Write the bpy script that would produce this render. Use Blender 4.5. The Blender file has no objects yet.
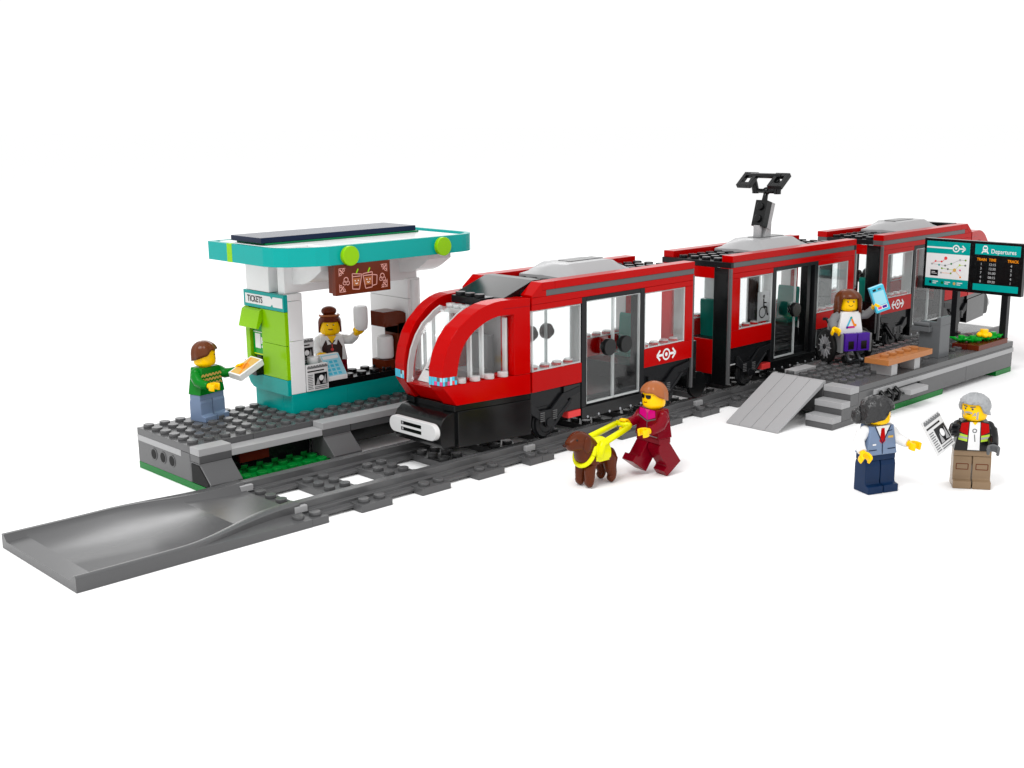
import bpy, math, random
from mathutils import Matrix, Vector
R = math.radians
random.seed(7)
sc = bpy.context.scene
COL = sc.collection

# ------------------------------------------------------------------ camera (1 unit = 1 stud = 8 mm)
AZ, EL, ROLL, FPX = 0.809552978, 0.215038751, -0.0100086696, 1204.31253
fw = Vector((math.cos(EL)*math.cos(AZ), math.cos(EL)*math.sin(AZ), -math.sin(EL)))
rt = fw.cross(Vector((0, 0, 1))).normalized()
up = rt.cross(fw)
r2 = rt*math.cos(ROLL)+up*math.sin(ROLL)
u2 = -rt*math.sin(ROLL)+up*math.cos(ROLL)
cd = bpy.data.cameras.new('camera')
cam = bpy.data.objects.new('camera', cd)
COL.objects.link(cam)
cam.matrix_world = Matrix(((r2.x, u2.x, -fw.x, -31.716421), (r2.y, u2.y, -fw.y, -51.5794026),
                           (r2.z, u2.z, -fw.z, 19.4116567), (0, 0, 0, 1)))
cd.sensor_width = 36.0
cd.lens = FPX/1024*36.0
cd.clip_start = 0.5
cd.clip_end = 9000
sc.camera = cam

# ------------------------------------------------------------------ studio light
w = bpy.data.worlds.new('World')
sc.world = w
w.use_nodes = True
bg = w.node_tree.nodes['Background']
bg.inputs[0].default_value = (1, 1, 1, 1)
bg.inputs[1].default_value = 1.12


def area(name, loc, tgt, size, energy, col=(1, 1, 1)):
    l = bpy.data.lights.new(name, 'AREA')
    l.shape = 'RECTANGLE'
    l.size, l.size_y = size
    l.energy = energy
    l.color = col
    o = bpy.data.objects.new(name, l)
    COL.objects.link(o)
    o.location = loc
    o.rotation_euler = (Vector(tgt)-Vector(loc)).to_track_quat('-Z', 'Y').to_euler()
    return o


area('softbox_key', (-42, -22, 100), (25, -3, 0), (40, 40), 74000)
area('softbox_fill', (20, -95, 55), (28, -3, 3), (60, 40), 4000)
area('softbox_back', (105, 115, 75), (25, 0, 0), (130, 34), 46000)
sc.view_settings.view_transform = 'Standard'
sc.view_settings.look = 'None'
sc.view_settings.exposure = -0.07
sc.view_settings.gamma = 1.0
sc.render.film_transparent = False
sc.cycles.max_bounces = 12
sc.cycles.transparent_max_bounces = 24
sc.cycles.use_denoising = True


# ------------------------------------------------------------------ materials
def lin(c):
    c = c/255.0
    return c/12.92 if c <= 0.04045 else ((c+0.055)/1.055)**2.4


MATS = {}


def mat(name, rgb, rough=0.2, spec=0.16, bump=0.0, metal=0.0, scale=1.0, var=0.015):
    m = bpy.data.materials.new(name)
    m.use_nodes = True
    nt = m.node_tree
    b = nt.nodes['Principled BSDF']
    tc = nt.nodes.new('ShaderNodeTexCoord')
    n = nt.nodes.new('ShaderNodeTexNoise')
    n.inputs['Scale'].default_value = 1.7*scale
    n.inputs['Detail'].default_value = 5
    nt.links.new(tc.outputs['Object'], n.inputs['Vector'])
    c = [lin(v)*k for v, k in zip(rgb, (1, 1, 1))]
    mx = nt.nodes.new('ShaderNodeMix')
    mx.data_type = 'RGBA'
    mx.inputs[6].default_value = (*[v*(1-var) for v in c], 1)
    mx.inputs[7].default_value = (*[min(1, v*(1+var)) for v in c], 1)
    nt.links.new(n.outputs['Fac'], mx.inputs[0])
    nt.links.new(mx.outputs[2], b.inputs['Base Color'])
    mr = nt.nodes.new('ShaderNodeMapRange')
    mr.inputs[3].default_value = max(0.03, rough-0.03)
    mr.inputs[4].default_value = rough+0.04
    nt.links.new(n.outputs['Fac'], mr.inputs[0])
    nt.links.new(mr.outputs[0], b.inputs['Roughness'])
    b.inputs['Specular IOR Level'].default_value = spec
    b.inputs['Metallic'].default_value = metal
    if bump:
        n2 = nt.nodes.new('ShaderNodeTexNoise')
        n2.inputs['Scale'].default_value = 8*scale
        nt.links.new(tc.outputs['Object'], n2.inputs['Vector'])
        bp = nt.nodes.new('ShaderNodeBump')
        bp.inputs['Strength'].default_value = bump
        bp.inputs['Distance'].default_value = 0.06
        nt.links.new(n2.outputs['Fac'], bp.inputs['Height'])
        nt.links.new(bp.outputs[0], b.inputs['Normal'])
    MATS[name] = m
    return m


P = {
    'red': (172, 0, 0), 'dgrey': (80, 80, 81), 'lgrey': (158, 158, 159), 'black': (11, 12, 13), 'teal': (0, 152, 146),
    'dteal': (0, 118, 104), 'lime': (132, 188, 0), 'white': (226, 226, 226), 'yellow': (250, 196, 0), 'brown': (92, 34, 12),
    'hairbrown': (96, 50, 26), 'nougat': (156, 92, 54), 'tanwood': (168, 108, 60), 'darkred': (116, 0, 20), 'green': (0, 110, 40),
    'bgreen': (0, 116, 26), 'sandblue': (112, 130, 158), 'darkblue': (10, 38, 72), 'azure': (70, 180, 208), 'purple': (66, 24, 138),
    'neon': (222, 222, 0), 'orange': (236, 140, 20), 'darktan': (134, 112, 88), 'hairblack': (22, 22, 24), 'hairgrey': (156, 158, 160),
    'navy': (10, 26, 54), 'pink': (214, 70, 130), 'magenta': (200, 10, 120), 'darkbrown': (48, 18, 12), 'midgrey': (116, 117, 118),
    'sgreen': (0, 150, 40), 'skyblue': (150, 205, 220), 'dblack': (24, 25, 27), 'coral': (220, 60, 60), 'rubber_and_shade': (18, 18, 18),
    'deepgreen': (0, 104, 62), 'dogbrown': (84, 36, 14), 'paper': (208, 208, 208), 'bgrey': (92, 94, 96), 'olive': (110, 150, 20),
    'earthred': (84, 22, 12), 'hivis': (170, 200, 60), 'gold': (206, 166, 84),
}
M = {}
for k, v in P.items():
    M[k] = mat('plastic_'+k, v)
M['lgrey'] = mat('plastic_light_grey_part', P['lgrey'], rough=0.3)
M['dgrey'] = mat('plastic_dark_grey_part', P['dgrey'], rough=0.24, spec=0.36)
M['black'] = mat('plastic_black_part', P['black'], rough=0.2, spec=0.28)
M['red'] = mat('plastic_red_part', P['red'], rough=0.16, spec=0.08)
M['hairblack'] = mat('plastic_black_hair', P['hairblack'], rough=0.28, spec=0.6, bump=0.9, scale=1.1)
M['hairgrey'] = mat('plastic_grey_hair', P['hairgrey'], rough=0.35, spec=0.5, bump=0.9, scale=1.1)
M['silver'] = mat('silver_plastic', (150, 152, 156), rough=0.3, metal=0.6)
M['rubber_and_shade'] = mat('tyre_rubber_and_hole_shade', P['rubber_and_shade'], rough=0.6, spec=0.2)  # tyres, and the dark painted in for shaded hollows
M['paper'] = mat('printed_tile_white', P['paper'], rough=0.4)


def clear(name, tint=(0.97, 0.98, 0.98), gl=0.10):
    m = bpy.data.materials.new(name)
    m.use_nodes = True
    nt = m.node_tree
    nt.nodes.clear()
    out = nt.nodes.new('ShaderNodeOutputMaterial')
    tr = nt.nodes.new('ShaderNodeBsdfTransparent')
    tr.inputs[0].default_value = (*tint, 1)
    g = nt.nodes.new('ShaderNodeBsdfGlossy')
    g.inputs['Roughness'].default_value = 0.05
    lw = nt.nodes.new('ShaderNodeLayerWeight')
    lw.inputs['Blend'].default_value = 0.5
    pw = nt.nodes.new('ShaderNodeMath')
    pw.operation = 'POWER'
    pw.inputs[1].default_value = 4.0
    nt.links.new(lw.outputs['Facing'], pw.inputs[0])
    n = nt.nodes.new('ShaderNodeTexNoise')
    n.inputs['Scale'].default_value = 0.8
    mr = nt.nodes.new('ShaderNodeMapRange')
    mr.inputs[3].default_value = gl*0.25
    mr.inputs[4].default_value = gl*0.45
    nt.links.new(n.outputs['Fac'], mr.inputs[0])
    fr = nt.nodes.new('ShaderNodeMath')
    fr.operation = 'MULTIPLY_ADD'
    fr.inputs[1].default_value = 0.4
    nt.links.new(pw.outputs[0], fr.inputs[0])
    nt.links.new(mr.outputs[0], fr.inputs[2])
    mx = nt.nodes.new('ShaderNodeMixShader')
    nt.links.new(fr.outputs[0], mx.inputs[0])
    nt.links.new(tr.outputs[0], mx.inputs[1])
    nt.links.new(g.outputs[0], mx.inputs[2])
    nt.links.new(mx.outputs[0], out.inputs[0])
    return m


M['clear'] = clear('clear_plastic')
M['smoke'] = clear('smoked_clear_plastic', (0.80, 0.81, 0.82))
M['edge'] = clear('clear_plastic_edge', (0.9, 0.92, 0.92), 0.3)
_nt = M['edge'].node_tree
_o = [n_ for n_ in _nt.nodes if n_.type == 'OUTPUT_MATERIAL'][0]
_p = _nt.nodes.new('ShaderNodeBsdfPrincipled')
_p.inputs['Base Color'].default_value = (0.8, 0.82, 0.82, 1)
_p.inputs['Roughness'].default_value = 0.1
_m = _nt.nodes.new('ShaderNodeMixShader')
_m.inputs[0].default_value = 0.42
_nt.links.new(_o.inputs[0].links[0].from_socket, _m.inputs[1])
_nt.links.new(_p.outputs[0], _m.inputs[2])
_nt.links.new(_m.outputs[0], _o.inputs[0])


# ------------------------------------------------------------------ mesh builder
class MB:
    def __init__(s):
        s.v, s.f, s.m, s.sm, s.T = [], [], [], [], Matrix.Identity(4)

    def add(s, vs, fs, m, smooth=False):
        o = len(s.v)
        s.v += [tuple(s.T @ Vector(p)) for p in vs]
        for f in fs:
            s.f.append([o+i for i in f])
            s.m.append(m)
            s.sm.append(smooth)

    def box(s, x0, x1, y0, y1, z0, z1, m):
        vs = [(x, y, z) for x in (x0, x1) for y in (y0, y1) for z in (z0, z1)]
        s.add(vs, [(0, 1, 3, 2), (4, 6, 7, 5), (0, 4, 5, 1), (2, 3, 7, 6), (0, 2, 6, 4), (1, 5, 7, 3)], m)
        return s

    def hexa(s, a, b, m):
        """a, b: bottom and top quads (4 points each, same winding, counter-clockwise from above)"""
        s.add(list(a)+list(b), [(3, 2, 1, 0), (4, 5, 6, 7), (0, 1, 5, 4), (1, 2, 6, 5), (2, 3, 7, 6), (3, 0, 4, 7)], m)
        return s

    def prism(s, pts, ax, a0, a1, m, smooth=False):
        n = len(pts)
        ar = sum(pts[i][0]*pts[(i+1) % n][1]-pts[(i+1) % n][0]*pts[i][1] for i in range(n))
        if ar < 0:
            pts = pts[::-1]

        def mk(p, a):
            return {'x': (a, p[0], p[1]), 'y': (p[0], a, p[1]), 'z': (p[0], p[1], a)}[ax]
        lo, hi = min(a0, a1), max(a0, a1)
        vs = [mk(p, lo) for p in pts]+[mk(p, hi) for p in pts]
        caps = [list(range(n))[::-1], list(range(n, 2*n))]
        sides = [(i, (i+1) % n, n+(i+1) % n, n+i) for i in range(n)]
        if ax == 'y':
            caps = [c[::-1] for c in caps]
            sides = [q[::-1] for q in sides]
        s.add(vs, caps, m)
        s.add([], [], m)
        o = len(s.v)-len(vs)
        for q in sides:
            s.f.append([o+i for i in q])
            s.m.append(m)
            s.sm.append(smooth)
        return s

    def cyl(s, c, r, h, m, ax='z', seg=20, r2=None):
        r2 = r if r2 is None else r2
        vs = []
        for k, (rr, a) in enumerate(((r, 0), (r2, h))):
            for i in range(seg):
                t = 2*math.pi*i/seg
                p = (rr*math.cos(t), rr*math.sin(t), a)
                if ax == 'x':
                    p = (p[2], p[0], p[1])
                elif ax == 'y':
                    p = (p[1], p[2], p[0])
                vs.append((c[0]+p[0], c[1]+p[1], c[2]+p[2]))
        s.add(vs, [list(range(seg))[::-1], list(range(seg, 2*seg))], m)
        o = len(s.v)-2*seg
        for i in range(seg):
            j = (i+1) % seg
            s.f.append([o+i, o+j, o+seg+j, o+seg+i])
            s.m.append(m)
            s.sm.append(True)
        return s

    def stud(s, x, y, z, m):
        return s.cyl((x, y, z-0.01), 0.3, 0.21, m, seg=16)

    def studs(s, x0, x1, y0, y1, z, m):
        x = x0+0.5
        while x < x1:
            y = y0+0.5
            while y < y1:
                s.stud(x, y, z, m)
                y += 1
            x += 1
        return s

    def ring(s, c, ro, ri, h, m, ax='z', seg=24, a0=0, a1=360):
        full = abs(a1-a0) >= 360
        n = seg if full else seg+1
        vs = []
        for a in (0, h):
            for rr in (ro, ri):
                for i in range(n):
                    t = R(a0+(a1-a0)*i/seg)
                    p = (rr*math.cos(t), rr*math.sin(t), a)
                    if ax == 'x':
                        p = (p[2], p[0], p[1])
                    elif ax == 'y':
                        p = (p[1], p[2], p[0])
                    vs.append((c[0]+p[0], c[1]+p[1], c[2]+p[2]))
        fs = []
        for i in range(seg):
            j = (i+1) % n
            fs += [(i, j, 2*n+j, 2*n+i), (n+j, n+i, 3*n+i, 3*n+j), (i, n+i, n+j, j), (2*n+i, 2*n+j, 3*n+j, 3*n+i)]
        if not full:
            fs += [(0, 2*n, 3*n, n), (n-1, 2*n-1, 4*n-1, 3*n-1)]
        s.add(vs, fs, m, True)
        return s

    def lathe(s, prof, c, m, seg=28, ax='z'):
        vs = []
        for r, z in prof:
            for i in range(seg):
                t = 2*math.pi*i/seg
                p = (r*math.cos(t), r*math.sin(t), z)
                if ax == 'x':
                    p = (p[2], p[0], p[1])
                elif ax == 'y':
                    p = (p[1], p[2], p[0])
                vs.append((c[0]+p[0], c[1]+p[1], c[2]+p[2]))
        fs = []
        for k in range(len(prof)-1):
            for i in range(seg):
                j = (i+1) % seg
                fs.append((k*seg+i, k*seg+j, (k+1)*seg+j, (k+1)*seg+i))
        s.add(vs, fs, m, True)
        o = len(s.v)-len(vs)
        s.f.append([o+i for i in range(seg)][::-1])
        s.f.append([o+(len(prof)-1)*seg+i for i in range(seg)])
        s.m += [m, m]
        s.sm += [True, True]
        return s

    def tube(s, path, rad, m, seg=12, caps=True):
        path = [Vector(p) for p in path]
        n = len(path)
        if not isinstance(rad, (list, tuple)):
            rad = [rad]*n
        vs = []
        ref = None
        for k in range(n):
            d = (path[min(k+1, n-1)]-path[max(k-1, 0)]).normalized()
            if ref is None:
                ref = d.orthogonal().normalized()
            ref = (ref-d*ref.dot(d)).normalized()
            b = d.cross(ref)
            for i in range(seg):
                t = 2*math.pi*i/seg
                vs.append(tuple(path[k]+(ref*math.cos(t)+b*math.sin(t))*rad[k]))
        fs = []
        for k in range(n-1):
            for i in range(seg):
                j = (i+1) % seg
                fs.append((k*seg+i, k*seg+j, (k+1)*seg+j, (k+1)*seg+i))
        if caps:
            fs += [list(range(seg))[::-1], [(n-1)*seg+i for i in range(seg)]]
        s.add(vs, fs, m, True)
        return s

    def ball(s, c, r, m, seg=20, rings=12):
        if not isinstance(r, (list, tuple)):
            r = (r, r, r)
        vs = []
        for k in range(1, rings):
            e = math.pi*k/rings-math.pi/2
            for i in range(seg):
                t = 2*math.pi*i/seg
                vs.append((c[0]+r[0]*math.cos(e)*math.cos(t), c[1]+r[1]*math.cos(e)*math.sin(t), c[2]+r[2]*math.sin(e)))
        nb = len(vs)
        vs += [(c[0], c[1], c[2]-r[2]), (c[0], c[1], c[2]+r[2])]
        fs = []
        for k in range(rings-2):
            for i in range(seg):
                j = (i+1) % seg
                fs.append((k*seg+i, k*seg+j, (k+1)*seg+j, (k+1)*seg+i))
        for i in range(seg):
            j = (i+1) % seg
            fs += [(nb, j, i), (nb+1, (rings-2)*seg+i, (rings-2)*seg+j)]
        s.add(vs, fs, m, True)
        return s

    def poly(s, pts, m):
        s.add(pts, [list(range(len(pts)))], m)
        return s

    def build(s, name, parent=None, bevel=0.022, local=False, **kw):
        me = bpy.data.meshes.new(name)
        org = Vector((0, 0, 0))
        if parent is not None and not local:
            p = parent
            while p is not None:
                org += p.location
                p = p.parent
        me.from_pydata([tuple(Vector(v)-org) for v in s.v], [], s.f)
        names = []
        for k in s.m:
            if k not in names:
                names.append(k)
        for k in names:
            me.materials.append(M[k])
        me.polygons.foreach_set('material_index', [names.index(k) for k in s.m])
        me.polygons.foreach_set('use_smooth', s.sm)
        me.validate()
        me.update()
        o = bpy.data.objects.new(name, me)
        COL.objects.link(o)
        if parent is not None:
            o.parent = parent
        if bevel:
            b = o.modifiers.new('edge', 'BEVEL')
            b.width = bevel
            b.segments = 2
            b.limit_method = 'ANGLE'
            b.angle_limit = R(38)
            b.use_clamp_overlap = False
        for k, v in kw.items():
            o[k] = v
        return o


class Decal:
    """flat print on a plane: o origin, r right, u up"""
    def __init__(s, o, r, u, mb=None):
        s.o, s.r, s.u = Vector(o), Vector(r).normalized(), Vector(u).normalized()
        s.n = s.r.cross(s.u)
        s.mb = mb or MB()

    def pt(s, x, y, l):
        return tuple(s.o+s.r*x+s.u*y+s.n*(0.006*l))

    def poly(s, pts, m, l=1):
        n = len(pts)
        ar = sum(pts[i][0]*pts[(i+1) % n][1]-pts[(i+1) % n][0]*pts[i][1] for i in range(n))
        if ar < 0:
            pts = pts[::-1]
        s.mb.poly([s.pt(x, y, l) for x, y in pts], m)
        return s

    def rect(s, x0, x1, y0, y1, m, l=1):
        return s.poly([(x0, y0), (x1, y0), (x1, y1), (x0, y1)], m, l)

    def disc(s, x, y, r, m, l=1, ry=None, n=18):
        ry = ry or r
        return s.poly([(x+r*math.cos(2*math.pi*i/n), y+ry*math.sin(2*math.pi*i/n)) for i in range(n)], m, l)

    def ring(s, x, y, ro, ri, m, l=1, n=24, a0=0, a1=360):
        for i in range(n):
            t, q = R(a0+(a1-a0)*i/n), R(a0+(a1-a0)*(i+1)/n)
            s.poly([(x+ri*math.cos(t), y+ri*math.sin(t)), (x+ro*math.cos(t), y+ro*math.sin(t)),
                    (x+ro*math.cos(q), y+ro*math.sin(q)), (x+ri*math.cos(q), y+ri*math.sin(q))], m, l)
        return s

    def line(s, pts, wd, m, l=1):
        for (x0, y0), (x1, y1) in zip(pts[:-1], pts[1:]):
            d = math.hypot(x1-x0, y1-y0)
            px, py = -(y1-y0)/d*wd/2, (x1-x0)/d*wd/2
            s.poly([(x0+px, y0+py), (x0-px, y0-py), (x1-px, y1-py), (x1+px, y1+py)], m, l)
        return s

    def build(s, name, parent=None, **kw):
        return s.mb.build(name, parent, bevel=0, **kw)


def text(name, body, size, o, r, u, m, parent, align='LEFT', sx=1.0, local=False):
    cu = bpy.data.curves.new(name, 'FONT')
    cu.body = body
    cu.size = size
    cu.align_x = align
    cu.extrude = 0.002
    cu.offset = 0.022*size if size < 0.4 or body == 'TICKETS' else 0.008*size
    t = bpy.data.objects.new(name, cu)
    COL.objects.link(t)
    dg = bpy.context.evaluated_depsgraph_get()
    me = bpy.data.meshes.new_from_object(t.evaluated_get(dg))
    bpy.data.objects.remove(t)
    r, u = Vector(r).normalized(), Vector(u).normalized()
    n = r.cross(u)
    org = Vector((0, 0, 0))
    p = parent
    while p is not None and not local:
        org += p.location
        p = p.parent
    oo = Vector(o)
    for v in me.vertices:
        v.co = oo+r*(v.co.x*sx)+u*v.co.y+n*(v.co.z+0.004)-org
    me.materials.clear()
    me.materials.append(M[m])
    ob = bpy.data.objects.new(name, me)
    COL.objects.link(ob)
    ob.parent = parent
    return ob


def thing(name, label, cat, loc=(0, 0, 0), rot=0.0, group=None):
    o = bpy.data.objects.new(name, None)
    COL.objects.link(o)
    o.location = loc
    o.rotation_euler = (0, 0, rot)
    o.empty_display_size = 0.3
    o['label'], o['category'] = label, cat
    if group:
        o['group'] = group
    return o


def tag(o, label, cat, group=None):
    o['label'], o['category'] = label, cat
    if group:
        o['group'] = group
    return o


def copy_tree(o, parent=None):
    c = o.copy()
    COL.objects.link(c)
    c.parent = parent
    for ch in o.children:
        copy_tree(ch, c)
    return c


# ------------------------------------------------------------------ floor
fm = bpy.data.materials.new('white_studio_paper')
fm.use_nodes = True
_nt = fm.node_tree
_b = _nt.nodes['Principled BSDF']
_n = _nt.nodes.new('ShaderNodeTexNoise')
_n.inputs['Scale'].default_value = 0.3
_r = _nt.nodes.new('ShaderNodeMapRange')
_r.inputs[3].default_value = 0.93
_r.inputs[4].default_value = 0.95
_nt.links.new(_n.outputs['Fac'], _r.inputs[0])
_nt.links.new(_r.outputs[0], _b.inputs['Base Color'])
_b.inputs['Roughness'].default_value = 0.9
_b.inputs['Specular IOR Level'].default_value = 0.0
M['floor'] = fm
fl = MB()
fl.add([(-3000, -3000, 0), (3000, -3000, 0), (3000, 3000, 0), (-3000, 3000, 0)], [(0, 1, 2, 3)], 'floor')
o = fl.build('studio_floor', bevel=0)
o['kind'] = 'structure'
Z0 = 0.004

# ------------------------------------------------------------------ track
RAIL = [(-0.8, 0.14), (0.8, 0.14), (0.8, 0.3), (0.5, 0.34), (0.5, 0.55), (0.26, 0.56), (0.26, 0.95), (-0.26, 0.95), (-0.26, 0.56),
        (-0.5, 0.55), (-0.5, 0.34), (-0.8, 0.3)]


def sleeper(parent, x0, x1, part=2):
    b = MB()
    b.box(x0+0.01, x1-0.01, -4, 4, Z0, 0.4, 'dgrey')
    n = int(round(x1-x0))
    for i in range(n):
        for y in (-3.5, -0.5, 0.5, 3.5, -1.5, 1.5):
            b.stud(x0+0.5+i, y, 0.4, 'dgrey')
    return b.build('sleeper', parent)


def track_section(x0, label):
    t = thing('track_section', label, 'train track', (x0, 0, 0), group='straight track sections')
    for s in (-1, 1):
        b = MB()
        b.prism([(s*2.5+y, z) for y, z in RAIL], 'x', x0+0.03, x0+15.97, 'dgrey')
        b.build('rail', t, bevel=0.03)
        c = MB()
        c.box(x0-0.32, x0+0.42, s*2.5-0.5, s*2.5+0.5, 0.45, 0.84, 'lgrey')
        c.build('rail_clip', t)
    sleeper(t, x0, x0+1)
    for k in (4, 8, 12):
        sleeper(t, x0+k-1, x0+k+1)
    sleeper(t, x0+15, x0+16)
    b = MB()
    for y in (-2.5, 2.5):
        b.box(x0+0.5, x0+15.5, y-0.35, y+0.35, Z0, 0.16, 'dgrey')
    b.build('rail_web', t)
    return t


for x0, lb in ((0, 'straight dark grey track section joined to the ramp in front of the tram nose'),
               (16, 'straight dark grey track section under the long body of the front tram car'),
               (32, 'straight dark grey track section under the middle tram car, beside the light grey access ramp'),
               (48, 'straight dark grey track section under the rear tram car behind the right platform')):
    track_section(x0, lb)


def make_ramp():
    t = thing('track_ramp', 'smooth dark grey re-railing ramp at the open front end of the track', 'track ramp', (-6, 0, 0))
    b = MB()
    N = 72
    # trough surface between raised side rims, rising to rail height at the joint
    xs = [-12+12.0*i/N for i in range(N+1)]

    def rimz(x):
        f = max(0.0, (x+9.5)/9.5)
        return 0.72+0.27*f*f

    def rimw(x):                      # the inner edge of the rim drifts to the rail
        f = min(1, max(0.0, (x+7)/6.0))
        f = f*f*(3-2*f)
        return 3.72-f*1.5

    def fl_(x):
        f = min(1, max(0.0, (x+12)/12.0))
        return 0.42+0.16*math.sin(f*math.pi*0.75)
    for sgn in (-1, 1):
        for i in range(N):
            x0, x1 = xs[i], xs[i+1]
            def sec(x):
                wi = rimw(x)
                top = rimz(x)
                f = min(1, max(0.0, (x+7)/6.0))
                f = f*f*(3-2*f)
                wo = 4.0-f*1.05
                return [(x, sgn*4.0, Z0), (x, sgn*4.0, 0.5-0.1*f if f > 0.02 else 0.5), (x, sgn*(wo if f > .02 else 4.0), 0.55), (x, sgn*wo, top-0.04), (x, sgn*(wo-0.05), top),
                        (x, sgn*(wi+0.03), top), (x, sgn*wi, top-0.06), (x, sgn*(wi-0.25), fl_(x)), (x, 0, fl_(x)+0.0)]
            a, c = sec(x0), sec(x1)
            fs = []
            n = len(a)
            for k in range(n-1):
                q = (k, k+1, n+k+1, n+k)
                fs.append(q if sgn < 0 else q[::-1])
            b.add(a+c, fs, 'dgrey', True)
            if i in (0, N-1):
                cap = list(range(n))
                e = a if i == 0 else c
                b.add(e+[(e[0][0], 0, Z0)], [list(range(n+1)) if (sgn > 0) == (i == 0) else list(range(n+1))[::-1]], 'dgrey')
    ob = b.build('ramp_trough', t, bevel=0)
    ob.data.set_sharp_from_angle(angle=R(40))
    for y in (-3.5, 3.5):
        e = MB()
        e.stud(-0.5, y, 0.42, 'dgrey')
        e.build('stud', t)
    return t


ramp = make_ramp()
ramp2 = copy_tree(ramp)
ramp2.location = (70, 0, 0)
ramp2.rotation_euler = (0, 0, math.pi)
ramp2['label'] = 'dark grey re-railing ramp at the far end of the track behind the departures board'

# ------------------------------------------------------------------ left platform
pl = thing('station_platform', 'long dark grey studded platform carrying the turquoise ticket kiosk', 'platform', (8, 8.5, 0))
b = MB()
b.box(-1, 7, 4.3, 12, Z0, 0.4, 'green')
b.studs(0, 7, 4, 7, 0.4, 'green')
b.build('baseplate', pl)
b = MB()
b.box(9.5, 17, 9.5, 12, Z0, 0.4, 'green')
b.build('baseplate', pl)
b = MB()
for x0 in (-1, 3, 7, 11, 15):
    b.box(x0+0.01, min(x0+4, 17)-0.01, 6, 12, 2.0, 2.4, 'dgrey')
b.box(-1, 17, 6.0, 12, 1.62, 1.99, 'dgrey')
for ix in range(-1, 17):
    for iy in range(6, 12):
        if ix >= 7 and iy >= 8:
            continue
        b.stud(ix+0.5, iy+0.5, 2.4, 'dgrey')
b.build('deck', pl)
b = MB()
b.box(-1.012, -0.7, 6.95, 12.0, 1.66, 2.0, 'lgrey')
b.build('edge_stripe', pl)
b = MB()   # end wall; dark discs paint the shade of three round holes
yz = []
hole = [(10.09, 1.18), (9.05, 1.18), (8.02, 1.18)]
b.box(-0.99, -0.2, 6, 12, 0.4, 1.66, 'dgrey')
b.box(-0.2, 17, 11.2, 11.98, 0.4, 1.62, 'dgrey')
for y, z in hole:
    b.ring((-1.03, y, z), 0.36, 0.28, 0.1, 'dgrey', 'x')
    b.cyl((-1.036, y, z), 0.27, 0.05, 'rubber_and_shade', 'x')
b.build('end_wall', pl)
for x0, nm in ((-1, 0), (7, 1)):
    b = MB()
    b.prism([(6.2, 1.58), (5.0, 1.58), (4.95, 1.5), (3.95, 0.62), (3.95, 0.42), (6.2, 0.42)], 'x', x0+0.02, x0+1.98, 'dgrey')
    b.box(x0+0.02, x0+1.98, 5, 6.2, 1.59, 2.0, 'dgrey')
    b.build('slope_bracket', pl)
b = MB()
b.prism([(5.85, 1.5), (5.05, 1.5), (4.1, 0.66), (4.1, 0.46), (5.85, 0.46)], 'x', -1.03, -0.9, 'rubber_and_shade')  # black sheet painting the shade of the hollow bracket side
b.build('bracket_shade_panel', pl)
b = MB()
b.box(-0.99, 0.99, 5, 5.99, 2.0, 2.4, 'lgrey')
b.box(1.0, 6.98, 5.0, 5.99, 1.68, 2.06, 'lgrey')
b.box(7.0, 12.98, 5.0, 5.99, 2.0, 2.4, 'lgrey')
b.box(13.0, 17, 5.0, 5.99, 2.0, 2.4, 'lgrey')
b.build('edge_tile', pl)
b = MB()
b.box(9.05, 17, 5.02, 6.2, 1.6, 1.99, 'dgrey')
b.box(1.2, 6.9, 6.3, 7.0, 0.4, 1.6, 'black')
b.box(2.0, 3.9, 5.9, 6.29, 0.85, 1.6, 'earthred')
b.box(9.2, 17, 6.5, 7.2, 0.4, 1.6, 'black')
b.build('understructure', pl)

# ------------------------------------------------------------------ kiosk
kx, ky = 12, 10
ki = thing('ticket_kiosk', 'white and turquoise ticket kiosk with a wide flat roof and solar panel', 'kiosk', (kx, ky, 2.4))
b = MB()
for x0, x1 in ((7.0, 11), (11, 15), (15, 17)):
    b.box(x0+0.008, x1-0.008, 8, 9, 2.42, 3.6, 'teal')
b.box(7.0, 8, 9, 12, 2.42, 3.6, 'teal')
b.box(16, 17, 9, 12, 2.42, 3.6, 'teal')
b.build('base', ki)
b = MB()
b.box(8, 16.95, 8.05, 9.95, 3.6, 4.0, 'black')
b.studs(9, 16, 8, 10, 4.0, 'black')
b.build('counter', ki)
b = MB()   # front column, left
b.box(7.0, 8, 8, 9.0, 3.62, 6.8, 'white')
b.box(7.0, 8, 8, 9.0, 6.82, 9.2, 'white')
b.box(7.0, 8, 8, 9.0, 9.22, 9.62, 'white')
b.box(7.3, 8, 9.0, 12.4, 3.62, 9.6, 'white')
b.build('wall', ki)
b = MB()
b.box(16, 17, 8.02, 12, 3.62, 8.4, 'white')
b.box(16.0, 17, 8.02, 12, 8.42, 9.7, 'white')
b.cyl((16.5, 7.95, 3.62), 0.28, 6, 'white')
b.build('wall', ki)
b = MB()   # lintel beam
b.box(7.02, 17, 8.3, 9.0, 9.63, 11.6, 'white')
b.box(6.78, 7.72, 9.6, 12.1, 9.62, 11.6, 'white')
b.box(16.2, 17, 9, 12, 9.72, 11.6, 'white')
b.build('lintel', ki)


def brk(x0, x1):
    pts = [(9.4, 11.55), (5.4, 11.55), (5.4, 11.15)]
    for i in range(13):
        t = i/12
        pts.append((5.4+2.3*t, 11.15-0.95*math.sin(t*math.pi/2)))
    pts += [(9.4, 10.0)]
    bb = MB()
    bb.prism(pts, 'x', x0, x1, 'white')
    return bb


brk(7.62, 9.4).build('roof_bracket', ki)
brk(15.6, 17.4).build('roof_bracket', ki)


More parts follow.
